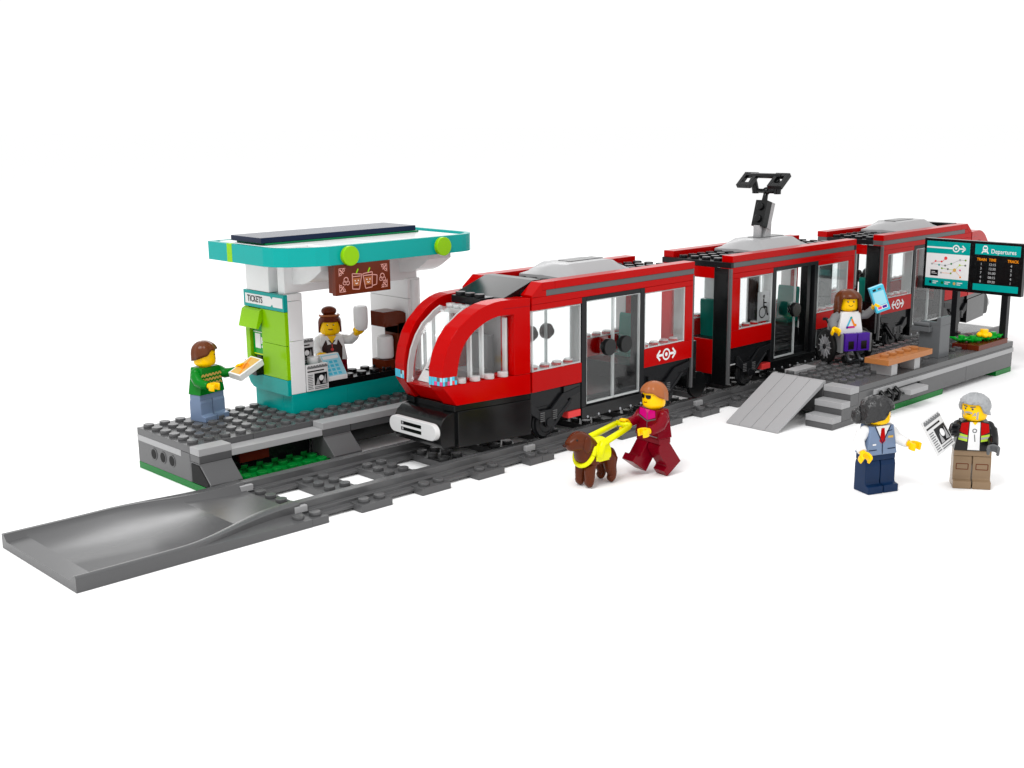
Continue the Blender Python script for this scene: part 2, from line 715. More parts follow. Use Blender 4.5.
def rrect(x0, x1, y0, y1, r, n=6):
    pts = []
    for cx, cy, a in ((x1-r, y1-r, 0), (x0+r, y1-r, 90), (x0+r, y0+r, 180), (x1-r, y0+r, 270)):
        for i in range(n+1):
            t = R(a+90*i/n)
            pts.append((cx+r*math.cos(t), cy+r*math.sin(t)))
    return pts




def roof_outline(g):
    x0, x1, y0, y1 = 4.55+g, 18.75-g, 4.05+g, 12.55-g
    h = g*0.5
    c = 1.6-g*0.4
    pts = [(x1, y1), (x0+0.15, y1), (x0, y1-0.15), (x0, 6.5+h), (x0+0.2, 5.75+h), (5.25+h, 5.1+h), (6.55+h, 4.32+h), (7.3, y0)]
    for k in range(7):
        t_ = R(270+15*k)
        pts.append((x1-c+c*math.cos(t_), y0+c+c*math.sin(t_)))
    return pts


rf = MB()
rf.prism(roof_outline(0.2), 'z', 12.3, 12.5, 'white')
roof = rf.build('roof', ki)
b = MB()
outer = roof_outline(0)
inner = roof_outline(0.3)
n = len(outer)
for i in range(n):
    j = (i+1) % n
    z0, z1 = 11.6, 12.66
    (ax, ay), (bx, by), (cx, cy), (dx, dy) = outer[i], outer[j], inner[j], inner[i]
    b.add([(ax, ay, z0), (bx, by, z0), (cx, cy, z0), (dx, dy, z0), (ax, ay, z1), (bx, by, z1), (cx, cy, z1), (dx, dy, z1)],
          [(0, 1, 5, 4), (2, 3, 7, 6), (4, 5, 6, 7), (3, 2, 1, 0)], 'teal', True)
fas = b.build('fascia', roof, bevel=0)
fas.data.set_sharp_from_angle(angle=R(30))
b = MB()
b.box(5.2, 10.9, 6.3, 12.2, 12.5, 12.64, 'white')
b.box(7.4, 10.9, 4.6, 6.28, 12.5, 12.64, 'white')
b.box(11.0, 17.3, 4.6, 12.2, 12.5, 12.64, 'white')
b.prism(roof_outline(0.25), 'z', 11.9, 12.29, 'white')
b.build('roof_tile', roof)
b = MB()
b.box(5.4, 16.6, 7.5, 10.6, 12.65, 12.76, 'deepgreen')
b.box(5.15, 16.4, 7.55, 10.8, 12.77, 13.08, 'navy')
b.build('solar_panel', roof)
for x in (8.6, 15.5):
    b = MB()
    b.cyl((x, 4.05, 12.07), 0.56, -0.3, 'lime', 'y', 28)
    b.build('round_tile', roof)
b = MB()
b.box(4.53, 4.7, 9.75, 10.3, 11.59, 12.68, 'lime')
b.build('lime_stripe', roof)

# menu board hung from the roof
mbd = MB()
mbd.box(7.62, 11.52, 4.0, 4.35, 9.85, 11.58, 'brown')
mbd.box(7.7, 8.0, 4.36, 4.8, 9.95, 11.5, 'brown')
menu = mbd.build('menu_board', ki)
d = Decal((7.62, 3.995, 9.85), (1, 0, 0), (0, 0, 1))
ink = 'pink_print'
M[ink] = mat('menu_print', (206, 150, 140), rough=0.4)
for ox, tl in ((1.45, -0.12), (2.28, 0.08)):
    q = [(-0.24, 0.25), (0.24, 0.25), (0.34, 1.12), (-0.34, 1.12)]
    q = [(ox+x*math.cos(tl)-(y-.7)*math.sin(tl), .72+x*math.sin(tl)+(y-.7)*math.cos(tl)) for x, y in q]
    d.line(q+[q[0]], 0.05, ink, 1)
    q2 = [(ox+x, y) for x, y in ((-0.22, 0.48), (0.22, 0.48), (0.27, 0.92), (-0.27, 0.92))]
    d.poly([(a, b_-0.02) for a, b_ in q2], 'nougat', 1)
    d.disc(ox-0.1, 0.76, 0.035, 'white', 2)
    d.disc(ox+0.12, 0.76, 0.035, 'white', 2)
    d.ring(ox, 0.66, 0.1, 0.06, 'white', 2, 8, 200, 340)
    d.line([(ox-.3, 1.0), (ox+.3, 1.0)], 0.05, ink, 2)
    d.line([(ox, 1.18), (ox+.14, 1.42)], 0.09, 'lime', 1)
d.line([(2.62, 1.0), (2.92, .95), (2.88, .42), (2.56, .36)], 0.05, ink, 1)
for x in (0.72, 3.3):
    d.ring(x, 0.86, 0.17, 0.12, ink)
    d.ring(x-.1, 0.7, 0.13, 0.09, ink)
    d.ring(x+.12, 0.68, 0.13, 0.09, ink)
for x, sx in ((0.25, 1), (3.65, -1)):
    for y, sy in ((0.2, 1), (1.53, -1)):
        d.line([(x, y+.45*sy), (x, y), (x+.45*sx, y)], 0.03, ink)
        d.line([(x+.05*sx, y+.05*sy), (x+.3*sx, y+.3*sy)], 0.07, ink)
        d.ring(x+.32*sx, y+.1*sy, 0.09, 0.05, ink, n=10)
        d.ring(x+.1*sx, y+.32*sy, 0.09, 0.05, ink, n=10)
d.build('menu_print', menu)

# ticket machine tower on the left end
tm = MB()
pts = [(12.75, 3.62), (12.75, 4.5), (8.42, 4.5), (8.42, 3.62)]
tm.prism([(12.4, 4.5), (8.03, 4.5), (8.03, 3.55), (11.4, 3.55), (11.85, 3.62), (12.2, 3.85), (12.4, 4.2)], 'x', 6.75, 7.28, 'teal')
tkm = tm.build('ticket_machine', ki)
b = MB()
b.box(6.75, 7.28, 8.03, 10.6, 4.52, 6.55, 'lime')
b.box(6.75, 7.28, 8.03, 10.6, 6.57, 8.58, 'lime')
b.box(6.75, 7.28, 11.95, 12.4, 4.52, 8.58, 'lime')
b.box(7.0, 7.28, 10.6, 11.95, 7.6, 8.58, 'lime')
b.build('casing', tkm)
b = MB()
b.prism([(6.75, 8.56), (6.75, 7.9), (6.42, 7.35), (6.26, 7.4), (6.55, 8.45)], 'y', 10.4, 12.4, 'lime')
b.build('hood', tkm)
b = MB()
b.box(6.95, 7.25, 10.62, 11.93, 5.6, 7.6, 'sgreen')
scn = b.build('screen', tkm)
d = Decal((6.945, 11.93, 5.6), (0, -1, 0), (0, 0, 1))
d.rect(0.25, 0.85, 0.45, 1.35, 'white').rect(0.9, 1.35, 0.75, 1.15, 'white').rect(0.1, 0.6, 1.55, 1.7, 'black').rect(0.1, 1.6, 1.42, 1.47, 'white')
d.rect(0.1, 1.6, 0.06, 0.12, 'neon').rect(0.95, 1.4, 0.5, 0.65, 'white')
d.build('screen_print', scn)
b = MB()
b.box(6.25, 7.25, 10.62, 11.93, 4.52, 4.8, 'black')
b.box(6.25, 7.25, 11.9, 11.93, 4.8, 5.35, 'black')
b.box(6.25, 7.25, 10.62, 11.0, 4.8, 5.55, 'black')
b.box(6.9, 7.25, 11.0, 11.5, 4.8, 5.6, 'black')
b.build('ticket_slot', tkm)
b = MB()
b.box(6.73, 7.28, 8.03, 12.4, 8.6, 9.6, 'teal')
sg = b.build('sign_panel', tkm)
d = Decal((6.73, 12.4, 8.6), (0, -1, 0), (0, 0, 1))
d.poly([(0.2+x, y) for x, y in [(0, .2), (2.75, .2), (2.95, .35), (2.95, .65), (2.75, .8), (0, .8)]], 'white')
d.poly([(3.15+x, y) for x, y in [(.1, .2), (1.1, .2), (1.1, .8), (.1, .8), (0, .65), (0, .35)]], 'white')
d.build('sign_print', sg)
text('lettering', 'TICKETS', 0.54, (6.716, 11.95, 8.93), (0, -1, 0), (0, 0, 1), 'black', sg, sx=0.82)


# newspapers in the rack beside the counter
def news_print(dd, w, h, l=1):
    dd.rect(0.03*w, 0.97*w, 0.86*h, 0.93*h, 'bgrey', l)
    for k in range(7):
        dd.rect((0.05+0.13*k)*w, (0.14+0.13*k)*w, 0.87*h, 0.97*h, 'midgrey', l+1)
    dd.rect(0.03*w, 0.8*w, 0.73*h, 0.78*h, 'black', l)
    dd.rect(0.34*w, 0.94*w, 0.2*h, 0.66*h, 'dblack', l)
    dd.disc(0.66*w, 0.46*h, 0.11*w, 'white', l+1)
    dd.poly([(0.4*w, 0.22*h), (0.6*w, 0.22*h), (0.5*w, 0.5*h)], 'lgrey', l+1)
    dd.poly([(0.7*w, 0.25*h), (0.9*w, 0.22*h), (0.85*w, 0.6*h), (0.78*w, 0.4*h)], 'lgrey', l+1)
    for k in range(9):
        dd.rect(0.04*w, (0.28-0.03*(k % 2))*w, (0.08+0.065*k)*h, (0.105+0.065*k)*h, 'bgrey', l)
    for k in range(2):
        dd.rect(0.34*w, 0.94*w, (0.06+0.06*k)*h, (0.09+0.06*k)*h, 'bgrey', l)


for z, y, x, lb in ((3.64, 7.92, 8.04, 'lower printed newspaper tile standing at the kiosk counter front'),
                    (5.0, 9.2, 7.95, 'upper printed newspaper tile standing behind the turquoise shelf in the kiosk')):
    b = MB()
    b.box(x, x+1.55, y, y+0.25, z, z+1.6, 'paper')
    o = b.build('newspaper', None)
    tag(o, lb, 'newspaper')
    d = Decal((x, y-0.004, z), (1, 0, 0), (0, 0, 1))
    news_print(d, 1.55, 1.6)
    d.build('news_print', o)
b = MB()
b.box(8.02, 9.6, 8.2, 9.15, 4.7, 5.1, 'dteal')
b.box(8.02, 9.55, 8.2, 9.15, 4.0, 4.69, 'white')
b.build('shelf', ki)

# cash register
cr = thing('cash_register', 'small white cash register with pale turquoise keys on the kiosk counter', 'cash register', (10.2, 8.6, 3.9))
b = MB()
b.prism([(8.05, 4.01), (9.2, 4.01), (9.2, 5.5), (8.95, 5.5), (8.05, 4.25)], 'x', 9.7, 11.1, 'white')
o = b.build('register_body', cr)
v = Vector((0, 0.9, 1.25)).normalized()
d = Decal(Vector((9.66, 8.05, 4.25))+Vector((0, -0.004, 0.003)), (1, 0, 0), v)
d.rect(0.08, 1.4, 0.05, 1.5, 'skyblue')
for i in range(3):
    for j in range(4):
        d.rect(0.15+0.35*i, 0.4+0.35*i, 0.12+0.26*j, 0.3+0.26*j, 'azure', 2)
d.rect(0.15, 1.3, 1.2, 1.42, 'white', 2)
d.build('keys', cr)
b = MB()
b.lathe([(0.3, 5.52), (0.34, 5.55), (0.36, 5.95), (0.3, 5.97)], (9.1, 8.8, -0.42), 'white')
tag(b.build('paper_cup'), 'small white round cup on the shelf next to the cash register', 'cup')

# coffee machine
cm = thing('coffee_machine', 'reddish brown coffee machine with a white urn on the kiosk counter', 'coffee machine', (15, 9, 4.0))
b = MB()
b.T = Matrix.Translation((0.35, 0, 0))
b.box(13.9, 15.5, 8.3, 9.7, 4.02, 4.6, 'brown')
b.box(15.0, 15.9, 8.3, 9.7, 4.6, 6.9, 'brown')
pts = [(13.9, 6.75), (15.0, 6.75), (15.0, 6.2), (15.9, 6.2), (15.9, 7.0)]
for i in range(7):
    t = R(90*i/6)
    pts.append((15.0+0.9*math.cos(t), 6.95+0.75*math.sin(t)))
pts += [(13.9, 7.7)]
b.prism(pts, 'y', 8.3, 9.7, 'brown')
b.build('machine_body', cm)
b = MB()
b.lathe([(0.45, 4.62), (0.55, 4.7), (0.55, 5.8), (0.5, 6.05), (0.35, 6.1)], (14.8, 9.0, 0), 'white')
b.build('urn', cm)

# ------------------------------------------------------------------ trams
def logo(dd, cx, cy, s, m='white', l=1):
    dd.ring(cx, cy, 0.5*s, 0.36*s, m, l)
    dd.disc(cx, cy, 0.17*s, m, l)
    for sg_ in (-1, 1):
        dd.line([(cx+0.5*s*sg_, cy), (cx+1.05*s*sg_, cy)], 0.2*s, m, l)
        dd.line([(cx+0.8*s*sg_, cy+0.42*s), (cx+1.22*s*sg_, cy), (cx+0.8*s*sg_, cy-0.42*s)], 0.17*s, m, l)


ZB, ZS, ZW, ZT = 3.95, 5.15, 8.75, 9.5


def side_y(s, a, b_):
    return (min(s*a, s*b_), max(s*a, s*b_))


def wheel(parent, x, s):
    b = MB()
    b.lathe([(0.0, 0), (0.55, 0.0), (0.62, 0.06), (0.85, 0.06), (0.88, 0.2), (0.98, 0.26), (0.98, 0.36), (0.3, 0.4)],
            (x, 0, 1.9), 'dblack', 28, 'y')
    if True:
        b.v = [(v[0], s*(2.78-v[1]), v[2]) for v in b.v]
        if s > 0:
            b.f = [f[::-1] for f in b.f]
        else:
            b.f = b.f
    b.cyl((x, s*2.5, 1.9), 0.28, s*0.45, 'black', 'y')
    return b.build('wheel', parent)


def bogie_side(parent, xc, s):
    """sculpted black truss plate over a wheel"""
    b = MB()
    y0, y1 = side_y(s, 2.82, 2.98)
    prof = [(-1.5, 3.3), (-1.35, 3.3), (-0.75, 2.75), (0.2, 2.72), (1.15, 3.5), (2.7, 3.75), (2.7, 3.35), (1.5, 3.1), (1.9, 2.85),
            (0.9, 2.0), (0.62, 1.72), (0.1, 1.66), (-0.3, 2.0), (-0.9, 2.3), (-1.5, 2.7)]
    b.prism([(xc+x, z) for x, z in prof], 'y', y0, y1, 'dblack')
    for dx in (-0.6, 0.45):
        for k in range(5):
            b.box(xc+dx-0.17, xc+dx+0.17, *side_y(s, 2.97, 3.06), 2.1+0.12*k, 2.17+0.12*k, 'dgrey')
    b.cyl((xc+0.05, s*2.9, 1.95), 0.3, s*0.16, 'dblack', 'y', 20)
    b.tube([(xc+0.5, s*3.0, 1.95), (xc+1.3, s*3.0, 2.6), (xc+1.9, s*3.0, 3.1)], 0.07, 'dblack', 8)
    return b.build('bogie_frame', parent)


def window(parent, x0, x1, s, z0=ZS, z1=ZW):
    b = MB()
    y0, y1 = side_y(s, 2.86, 2.93)
    b.box(x0+0.04, x1-0.04, y0, y1, z0+0.03, z1-0.03, 'clear')
    wdw = b.build('window', parent, bevel=0)
    f = MB()
    ya, yb = side_y(s, 2.1, 2.97)
    for xa, xb, za, zb in ((x0+0.02, x0+0.09, z0, z1), (x1-0.09, x1-0.02, z0, z1), (x0+.09, x1-.09, z0+.02, z0+0.1), (x0+.09, x1-.09, z1-0.08, z1-.02)):
        f.box(xa, xb, ya, yb, za, zb, 'edge')
    for k in range(int(round(x1-x0))):
        f.cyl((x0+0.5+k, s*2.5, z0+0.14), 0.28, 0.16, 'edge', seg=14)
    f.build('window_frame', wdw)
    return wdw


def knob(parent, x, s, z):
    b = MB()
    b.cyl((x, s*2.95, z), 0.3, s*0.3, 'black', 'y')
    b.cyl((x, s*3.25, z), 0.52, s*0.32, 'black', 'y', 28)
    b.box(x-0.35, x+0.35, *side_y(s, 2.96, 3.05), z-0.55, z+0.55, 'clear')
    return b.build('door_knob', parent)


def door_frame(parent, x0, x1, s):
    b = MB()
    ya, yb = side_y(s, 2.2, 3.0)
    b.box(x0, x0+0.42, ya, yb, 2.36, 9.1, 'dblack')
    b.box(x1-0.42, x1, ya, yb, 2.36, 9.1, 'dblack')
    b.box(x0+.42, x1-.42, ya, yb, 8.84, 9.1, 'dblack')
    b.box(x0, x1, *side_y(s, 2.2, 3.02), 1.65, 2.36, 'black')
    for k in range(6):
        b.cyl((x0+0.5+k, s*3.0, 1.72), 0.09, s*0.06, 'silver', 'y', 10)
    return b.build('door_frame', parent)


def leaf(parent, x0, x1, s, kx_, y=2.93):
    b = MB()
    ya, yb = side_y(s, y-0.05, y+0.03)
    b.box(x0+.02, x1-.02, ya, yb, 2.5, 8.82, 'clear')
    lf = b.build('door', parent, bevel=0)
    e = MB()
    ya, yb = side_y(s, y-0.12, y+0.06)
    for xa, xb, za, zb in ((x0+.02, x0+.05, 2.5, 8.82), (x1-.09, x1-.02, 2.5, 8.82), (x0+.05, x1-.09, 2.5, 2.62), (x0+.05, x1-.09, 8.77, 8.82)):
        e.box(xa, xb, ya, yb, za, zb, 'edge')
    e.build('door_edge', lf)
    if kx_:
        knob(lf, kx_, s, 5.9)
    return lf


def seat(parent, x, y, face=1):
    b = MB()
    b.prism([(0, 3.4), (1.3, 3.4), (1.4, 3.55), (1.4, 4.1), (0.45, 4.1), (0.3, 6.5), (0.2, 6.65), (-0.1, 6.6), (-0.15, 6.4)], 'y', -0.85, 0.85, 'dteal')
    b.v = [(x+face*v[0], y+v[1], v[2]) for v in b.v]
    if face < 0:
        b.f = [f[::-1] for f in b.f]
    return b.build('seat', parent)


def dome(parent, x0, x1, z=10.0, h=0.88):
    b = MB()
    n = 14

    def prof(t):
        e = min(t, 1-t)/0.22
        return math.sin(min(1, e)*math.pi/2)**0.8
    rows = []
    for i in range(n+1):
        t = i/n
        x = x0+(x1-x0)*t
        p = prof(t)
        zt = z+0.22+(h-0.22)*p
        wt = 1.15*(0.35+0.65*p)
        rows.append([(x, -1.95, z), (x, -1.95, z+0.18), (x, -wt, zt), (x, 0, zt+0.03), (x, wt, zt), (x, 1.95, z+0.18), (x, 1.95, z)])
    k = 7
    vs = [p for r_ in rows for p in r_]
    fs = [(i*k+j, i*k+j+1, (i+1)*k+j+1, (i+1)*k+j)[::-1] for i in range(n) for j in range(k-1)]
    fs += [tuple(range(k)), tuple(n*k+j for j in range(k))[::-1]]
    b.add(vs, fs, 'lgrey', True)
    o = b.build('roof_dome', parent, bevel=0)
    o.data.set_sharp_from_angle(angle=R(28))
    g = MB()
    for (xa, xb) in ((x0+0.22*(x1-x0), x0+0.55*(x1-x0)),):
        g.box(xa+0.6, xb+1.6, -0.5, 0.5, z+h-0.05, z+h+0.06, 'dgrey')
    g.build('dome_vent', o)
    return o


def car_shell(t, x0, x1, lows, cols, strip0, rail0):
    for s in (-1, 1):
        b = MB()
        ya, yb = side_y(s, 2.1, 3.0)
        for xa, xb in lows:
            n_ = max(1, int(round((xb-xa)/4)))
            for k in range(n_):
                b.box(xa+(xb-xa)*k/n_+.006, xa+(xb-xa)*(k+1)/n_-.006, ya, yb, ZB, ZS, 'red')
            for k in range(int(round(xb-xa))):
                b.stud(xa+0.5+k, s*2.5, ZS, 'red')
        for xa, xb in cols:
            b.box(xa, xb, ya, yb, ZS+.01, ZW, 'red')
        b.box(x0, x1, ya, yb, 9.11, ZT, 'red')
        b.box(x0, 20.4 if x0 < 20 else 40.2, ya, yb, ZW+.005, 9.1, 'red')
        b.box(26.2 if x0 < 20 else 46.0, x1, ya, yb, ZW+.005, 9.1, 'red')
        b.build('side_wall', t)
        g = MB()
        g.box(strip0, x1, *side_y(s, 2.1, 2.97), ZT+.005, 9.86, 'dgrey' if s < 0 or 1 else 'red')
        if strip0 > x0:
            g.box(x0+.4, strip0, *side_y(s, 2.1, 2.98), ZT+.005, 9.86, 'red')
        g.build('side_stripe', t)
        r_ = MB()
        if rail0 > x0:
            r_.prism([(rail0, 9.87), (rail0, 10.32), (rail0+1, 10.32), (rail0+1, 9.87)], 'y', ya, yb, 'red')
            r_.prism([(x0, 9.52), (x0+.4, 9.52), (rail0, 9.87), (rail0, 10.32), (rail0-0.05, 10.32), (x0, 9.65)], 'y', ya, yb, 'red')
            r_.box(rail0+1.01, x1, ya, yb, 9.87, 10.32, 'red')
        else:
            r_.box(x0+.15, x1-.02, ya, yb, 9.87, 10.32, 'red')
        r_.build('roof_rail', t)
    return t


def chassis(t, x0, x1, d0, d1):
    b = MB()
    b.box(x0, x1, -2.1, 2.1, 9.5, 9.88, 'dblack')
    xx = math.ceil(x0*2)/2
    k = x0+0.5
    while k < x1:
        for y in (-1.5, -.5, .5, 1.5):
            b.stud(k, y, 9.88, 'dblack')
        k += 1
    b.build('roof_plate', t)
    b = MB()
    b.box(x0, x1, -2.75, 2.75, 2.75, 2.95, 'dblack')
    b.box(d0, d1, -2.75, 2.75, 1.8, 2.74, 'dblack')
    b.box(x0+.05, d0, -2.78, 2.78, 2.95, ZB-.02, 'dblack')
    b.box(d1, x1-.05, -2.78, 2.78, 2.95, ZB-.02, 'dblack')
    b.studs(d0+.2, d0+2, -1, 1, 2.95, 'dgrey')
    for sx in (x0+.9, x1-.9):
        b.box(sx-0.8, sx+.8, -1.2, 1.2, 1.2, 2.74, 'dblack')
    b.build('chassis', t)


def end_car():
    t = thing('tram_car', 'front red tram car with the rounded glazed cab facing the ramp', 'tram car', (23.7, 0, 0.95), group='articulated tram cars')
    x0, x1, d0, d1 = 16.2, 31.2, 20.4, 26.2
    car_shell(t, x0, x1, ((x0, d0), (d1, x1)), ((30.3, x1),), 17.4, 17.1)
    chassis(t, x0, x1, d0, d1)
    for s in (-1, 1):
        window(t, 16.25, 20.35, s)
        window(t, 26.25, 30.3, s)
        door_frame(t, d0, d1, s)
        leaf(t, d0+.42, 23.3, s, 22.35)
        leaf(t, 23.3, d1-.42, s, 23.85)
        wheel(t, 17.6, s)
        bogie_side(t, 17.6, s)
        wheel(t, 28.7, s)
        bogie_side(t, 28.2, s)
        b = MB()
        b.box(19.2, 20.3, *side_y(s, 2.5, 3.02), 1.9, 2.3, 'coral')
        b.build('side_marker', t)
        b = MB()
        b.box(18.9, 20.38, *side_y(s, 2.4, 2.93), 2.32, 3.9, 'black')
        b.build('bogie_cover', t)
        b = MB()
        b.box(31.05, 31.22, *side_y(s, 2.8, 3.01), 1.9, 9.45, 'dgrey')
        b.build('corner_post', t)
        d = Decal((28.4, s*3.006, 4.55), (-s, 0, 0), (0, 0, 1))
        logo(d, 0, 0, 0.78)
        d.build('logo', t)
    seat(t, 29.75, 1.1, -1)
    # rear end wall
    b = MB()
    b.box(30.92, 31.24, -2.79, -1.6, 1.9, 9.46, 'black')
    b.box(30.92, 31.24, 1.6, 2.79, 1.9, 9.46, 'black')
    b.box(30.92, 31.24, -1.6, 1.6, 8.7, 9.46, 'red')
    b.box(30.92, 31.24, -1.6, 1.6, 2.0, 4.4, 'dteal')
    b.build('end_wall', t)
    b = MB()
    b.box(31.2, 33.2, -0.8, 0.8, 1.6, 2.5, 'black')
    b.cyl((33.2, 0, 1.5), 1.0, 1.0, 'black')
    b.box(31.3, 33.0, -2.5, 2.5, 1.7, 2.4, 'dblack')
    for s in (-1, 1):
        b.cyl((32.2, s*2.4, 1.9), 0.9, s*0.3, 'black', 'y', 24)
        b.box(31.25, 31.7, *side_y(s, 1.6, 2.9), 2.5, 5.0, 'black')
    b.build('coupling', t)
    # --- cab
    ux, uy = -0.98817, 0.15333
    outer_ = [(6, 5.15), (6, 6.0), (5.94, 6.3), (5.77, 6.94), (5.4, 7.69), (4.88, 8.33), (4.33, 8.71), (4.0, 8.95), (3.49, 9.21), (2.95, 9.4), (2.44, 9.51), (2.0, 9.55)]
    inner_ = [(1.15, 5.15), (1.15, 8.7), (2.19, 8.7), (2.72, 8.58), (3.1, 8.44), (3.51, 8.22), (3.85, 8.02), (4.15, 7.75), (4.43, 7.45), (4.65, 7.1), (4.82, 6.7), (4.92, 6.32), (5.0, 5.9), (5.05, 5.62)]
    arch = outer_+[(0.03, 9.55), (0.03, 5.15)]+inner_+[(5.07, 5.15)]
    for s in (-1, 1):
        # local frame: +x runs to the front along the side, +y points inward
        T = Matrix(((ux, 0, 0, 16.1), (-s*uy, -s*0.98817 if 0 else 0, 0, s*3.0), (0, 0, 1, 0), (0, 0, 0, 1)))
        inx, iny = -uy*1.0, -s*0.98817
        T[0][1], T[1][1] = -uy, iny
        b = MB()
        b.T = T
        b.prism(arch, 'y', 0.0, 1.0, 'red')
        b.prism([(0.03, 9.07), (1.9, 9.07), (1.9, 9.085), (0.03, 9.085)], 'y', -0.004, 0.2, 'darkred')
        if s < 0:
            b.f = [f[::-1] for f in b.f]
        b.f = [f[::-1] for f in b.f]
        b.build('cab_arch', t)
        b = MB()
        b.T = T
        b.prism([(0.03, ZB), (5.1, ZB), (6, 5.13), (0.03, 5.13)], 'y', 0, 1.0, 'red')
        for k in range(4):
            b.stud(1.7+0.95*k, 0.5, 5.13, 'red')
        b.build('cab_side', t)
        b = MB()
        b.T = T
        b.prism([(5.05, 5.17)]+inner_, 'y', 0.42, 0.52, 'clear')
        sw = b.build('side_glass', t, bevel=0)
        e = MB()
        e.T = T
        for k in range(4):
            e.cyl((1.75+0.95*k, 0.25, 5.15), 0.27, 0.3, 'edge', seg=14)
        for k in (2.9, 3.7, 1.3):
            e.box(k, k+0.14, 0.35, 0.6, 5.2, 8.5 if k < 3.5 else 7.9, 'edge')
        e.build('glass_rib', sw)
        b = MB()
        b.T = T
        b.box(0.02, 5.03, 0, 0.9, 1.5, 3.58, 'black')
        b.box(0.02, 5.2, 0.08, 1.0, 3.59, ZB-.01, 'black')
        b.build('skirt', t)
        # printed strip of little blue and pink squares
        ctr = Vector((16.1, s*3.0, 0))
        uvec = Vector((ux, -s*uy, 0))
        if s < 0:
            d = Decal(ctr+uvec*6-Vector((0, 0, -5.15))+Vector((0, -0.004, 0)), -uvec, (0, 0, 1))
        else:
            d = Decal(ctr+uvec*5.05-Vector((0, 0, -5.15))+Vector((0, 0.004, 0)), uvec, (0, 0, 1))
        cols = ['azure', 'bgrey', 'pink', 'skyblue', 'coral', 'azure']
        for k in range(6):
            d.rect(0.155*k+.01, 0.155*k+0.155, 0.02, 0.25, cols[k])
            d.rect(0.155*k+.01, 0.155*k+0.155, 0.25, 0.48, cols[(k*2+3) % 6])
        fo = ctr+uvec*6.004+Vector((0, 0, 5.15))
        inward = Vector((-uy, iny, 0))
        # front strip
        rgt = Vector((0.0, -1, 0))
        base = fo if s > 0 else fo+inward*1.0
        rr = inward if s > 0 else -inward
        d2 = Decal(base, rr, (0, 0, 1), d.mb)
        for k in range(5):
            d2.rect(0.2*k+.01, 0.2*k+0.19, 0.02, 0.25, cols[(k*3+(0 if s > 0 else 2)) % 6] if k > 1 else 'azure')
            d2.rect(0.2*k+.01, 0.2*k+0.19, 0.25, 0.48, cols[(k*2+1) % 6] if k > 1 else 'azure')
        d.build('strip_print', t)
    def X(s_):
        return 16.1-0.988*s_-0.1
    # windscreen shell between the arches
    b = MB()
    ws = [(X(s_)+0.18, z-0.12) for s_, z in outer_[:9]]
    ws[0] = (X(6)+.1, 4.95)
    inn = [(x+0.22, z-0.06) for x, z in ws][::-1]
    b.prism(ws+inn, 'y', -1.08, 1.08, 'clear', True)
    wsn = b.build('windscreen', t, bevel=0)
    e = MB()
    for y in (-1.06, 0.94):
        e.prism([(x-.03, z+.02) for x, z in ws]+[(x+0.34, z-0.14) for x, z in ws][::-1], 'y', y, y+0.12, 'edge', True)
    for y in (-0.6, 0.0, 0.6):
        e.cyl((13.2, y, 9.0), 0.28, 0.2, 'edge', seg=14)
    e.box(12.7, 13.8, -1, 1, 8.75, 9.0, 'edge')
    e.build('windscreen_rim', wsn)
    b = MB()
    b.prism([(10.15, 4.95), (11.15, ZB), (15.9, ZB), (15.9, 4.6), (10.7, 4.95)], 'y', -1.05, 1.05, 'red')
    b.build('cab_front', t)
    b = MB()
    b.box(13.8, 16.2, -1.25, 1.25, 9.15, 9.56, 'dblack')
    for x in (14.15,):
        for y in (-.75, 0, .75):
            b.stud(x, y*1.1, 9.56, 'dblack')
    b.build('cab_roof_plate', t)
    b = MB()
    b.prism([(14.6, 9.42), (14.9, 9.56), (17.25, 10.36), (17.9, 10.36), (17.9, 9.9), (16.2, 9.5), (16.2, 9.42)], 'y', -2.05, 2.05, 'black')
    b.build('cab_roof_slope', t)
    # driver's seat and panel
    b = MB()
    b.box(13.4, 15.0, -0.9, 0.9, ZB, 5.3, 'midgrey')
    b.box(14.6, 15.1, -0.9, 0.9, 5.3, 7.3, 'midgrey')
    b.build('driver_seat', t)
    b = MB()
    b.box(15.5, 15.8, -2.0, 2.0, ZB, 9.1, 'lgrey')
    b.build('cab_bulkhead', t)
    b = MB()
    b.prism([(10.9, 4.96), (12.2, 4.96), (12.2, 6.2), (11.9, 6.2)], 'y', -1.0, 1.0, 'white')
    pn = b.build('control_panel', t)
    vv = Vector((1.0, 0, 1.24)).normalized()
    d = Decal((10.9-.004, 1.0, 4.97), (0, -1, 0), vv)
    d.rect(0.2, 1.8, 0.7, 0.78, 'dblack').rect(0.3, 1.0, 0.85, 1.3, 'bgrey').rect(1.2, 1.7, 0.9, 1.25, 'dblack').disc(1.0, .4, .15, 'coral')
    d.build('panel_print', pn)
    # black nose with white grille
    b = MB()
    nose = [(15.5, 1.6), (10.15, 1.6), (9.98, 1.9), (9.95, 2.6), (10.02, 2.95), (10.2, 3.25), (10.5, 3.46), (10.9, 3.56), (15.5, 3.58)]
    b.prism(nose, 'y', -2.05, -0.005, 'black', True)
    b.prism(nose, 'y', 0.005, 2.05, 'black', True)
    b.box(10.95, 15.5, -1.95, 1.95, 3.56, ZB-0.02, 'black')
    o = b.build('nose', t)
    o.data.set_sharp_from_angle(angle=R(45))
    b = MB()
    st = []
    for cy, a in ((1.6, -90), (-1.6, 90)):
        for i in range(11):
            q = R(a+180*i/10)
            st.append((cy+0.47*math.cos(q), 2.55+0.47*math.sin(q)))
    b.prism(st, 'x', 9.62, 9.94, 'paper', True)
    gr = b.build('grille', t)
    gr.data.set_sharp_from_angle(angle=R(40))
    d = Decal((9.618, 1.0, 2.1), (0, -1, 0), (0, 0, 1))
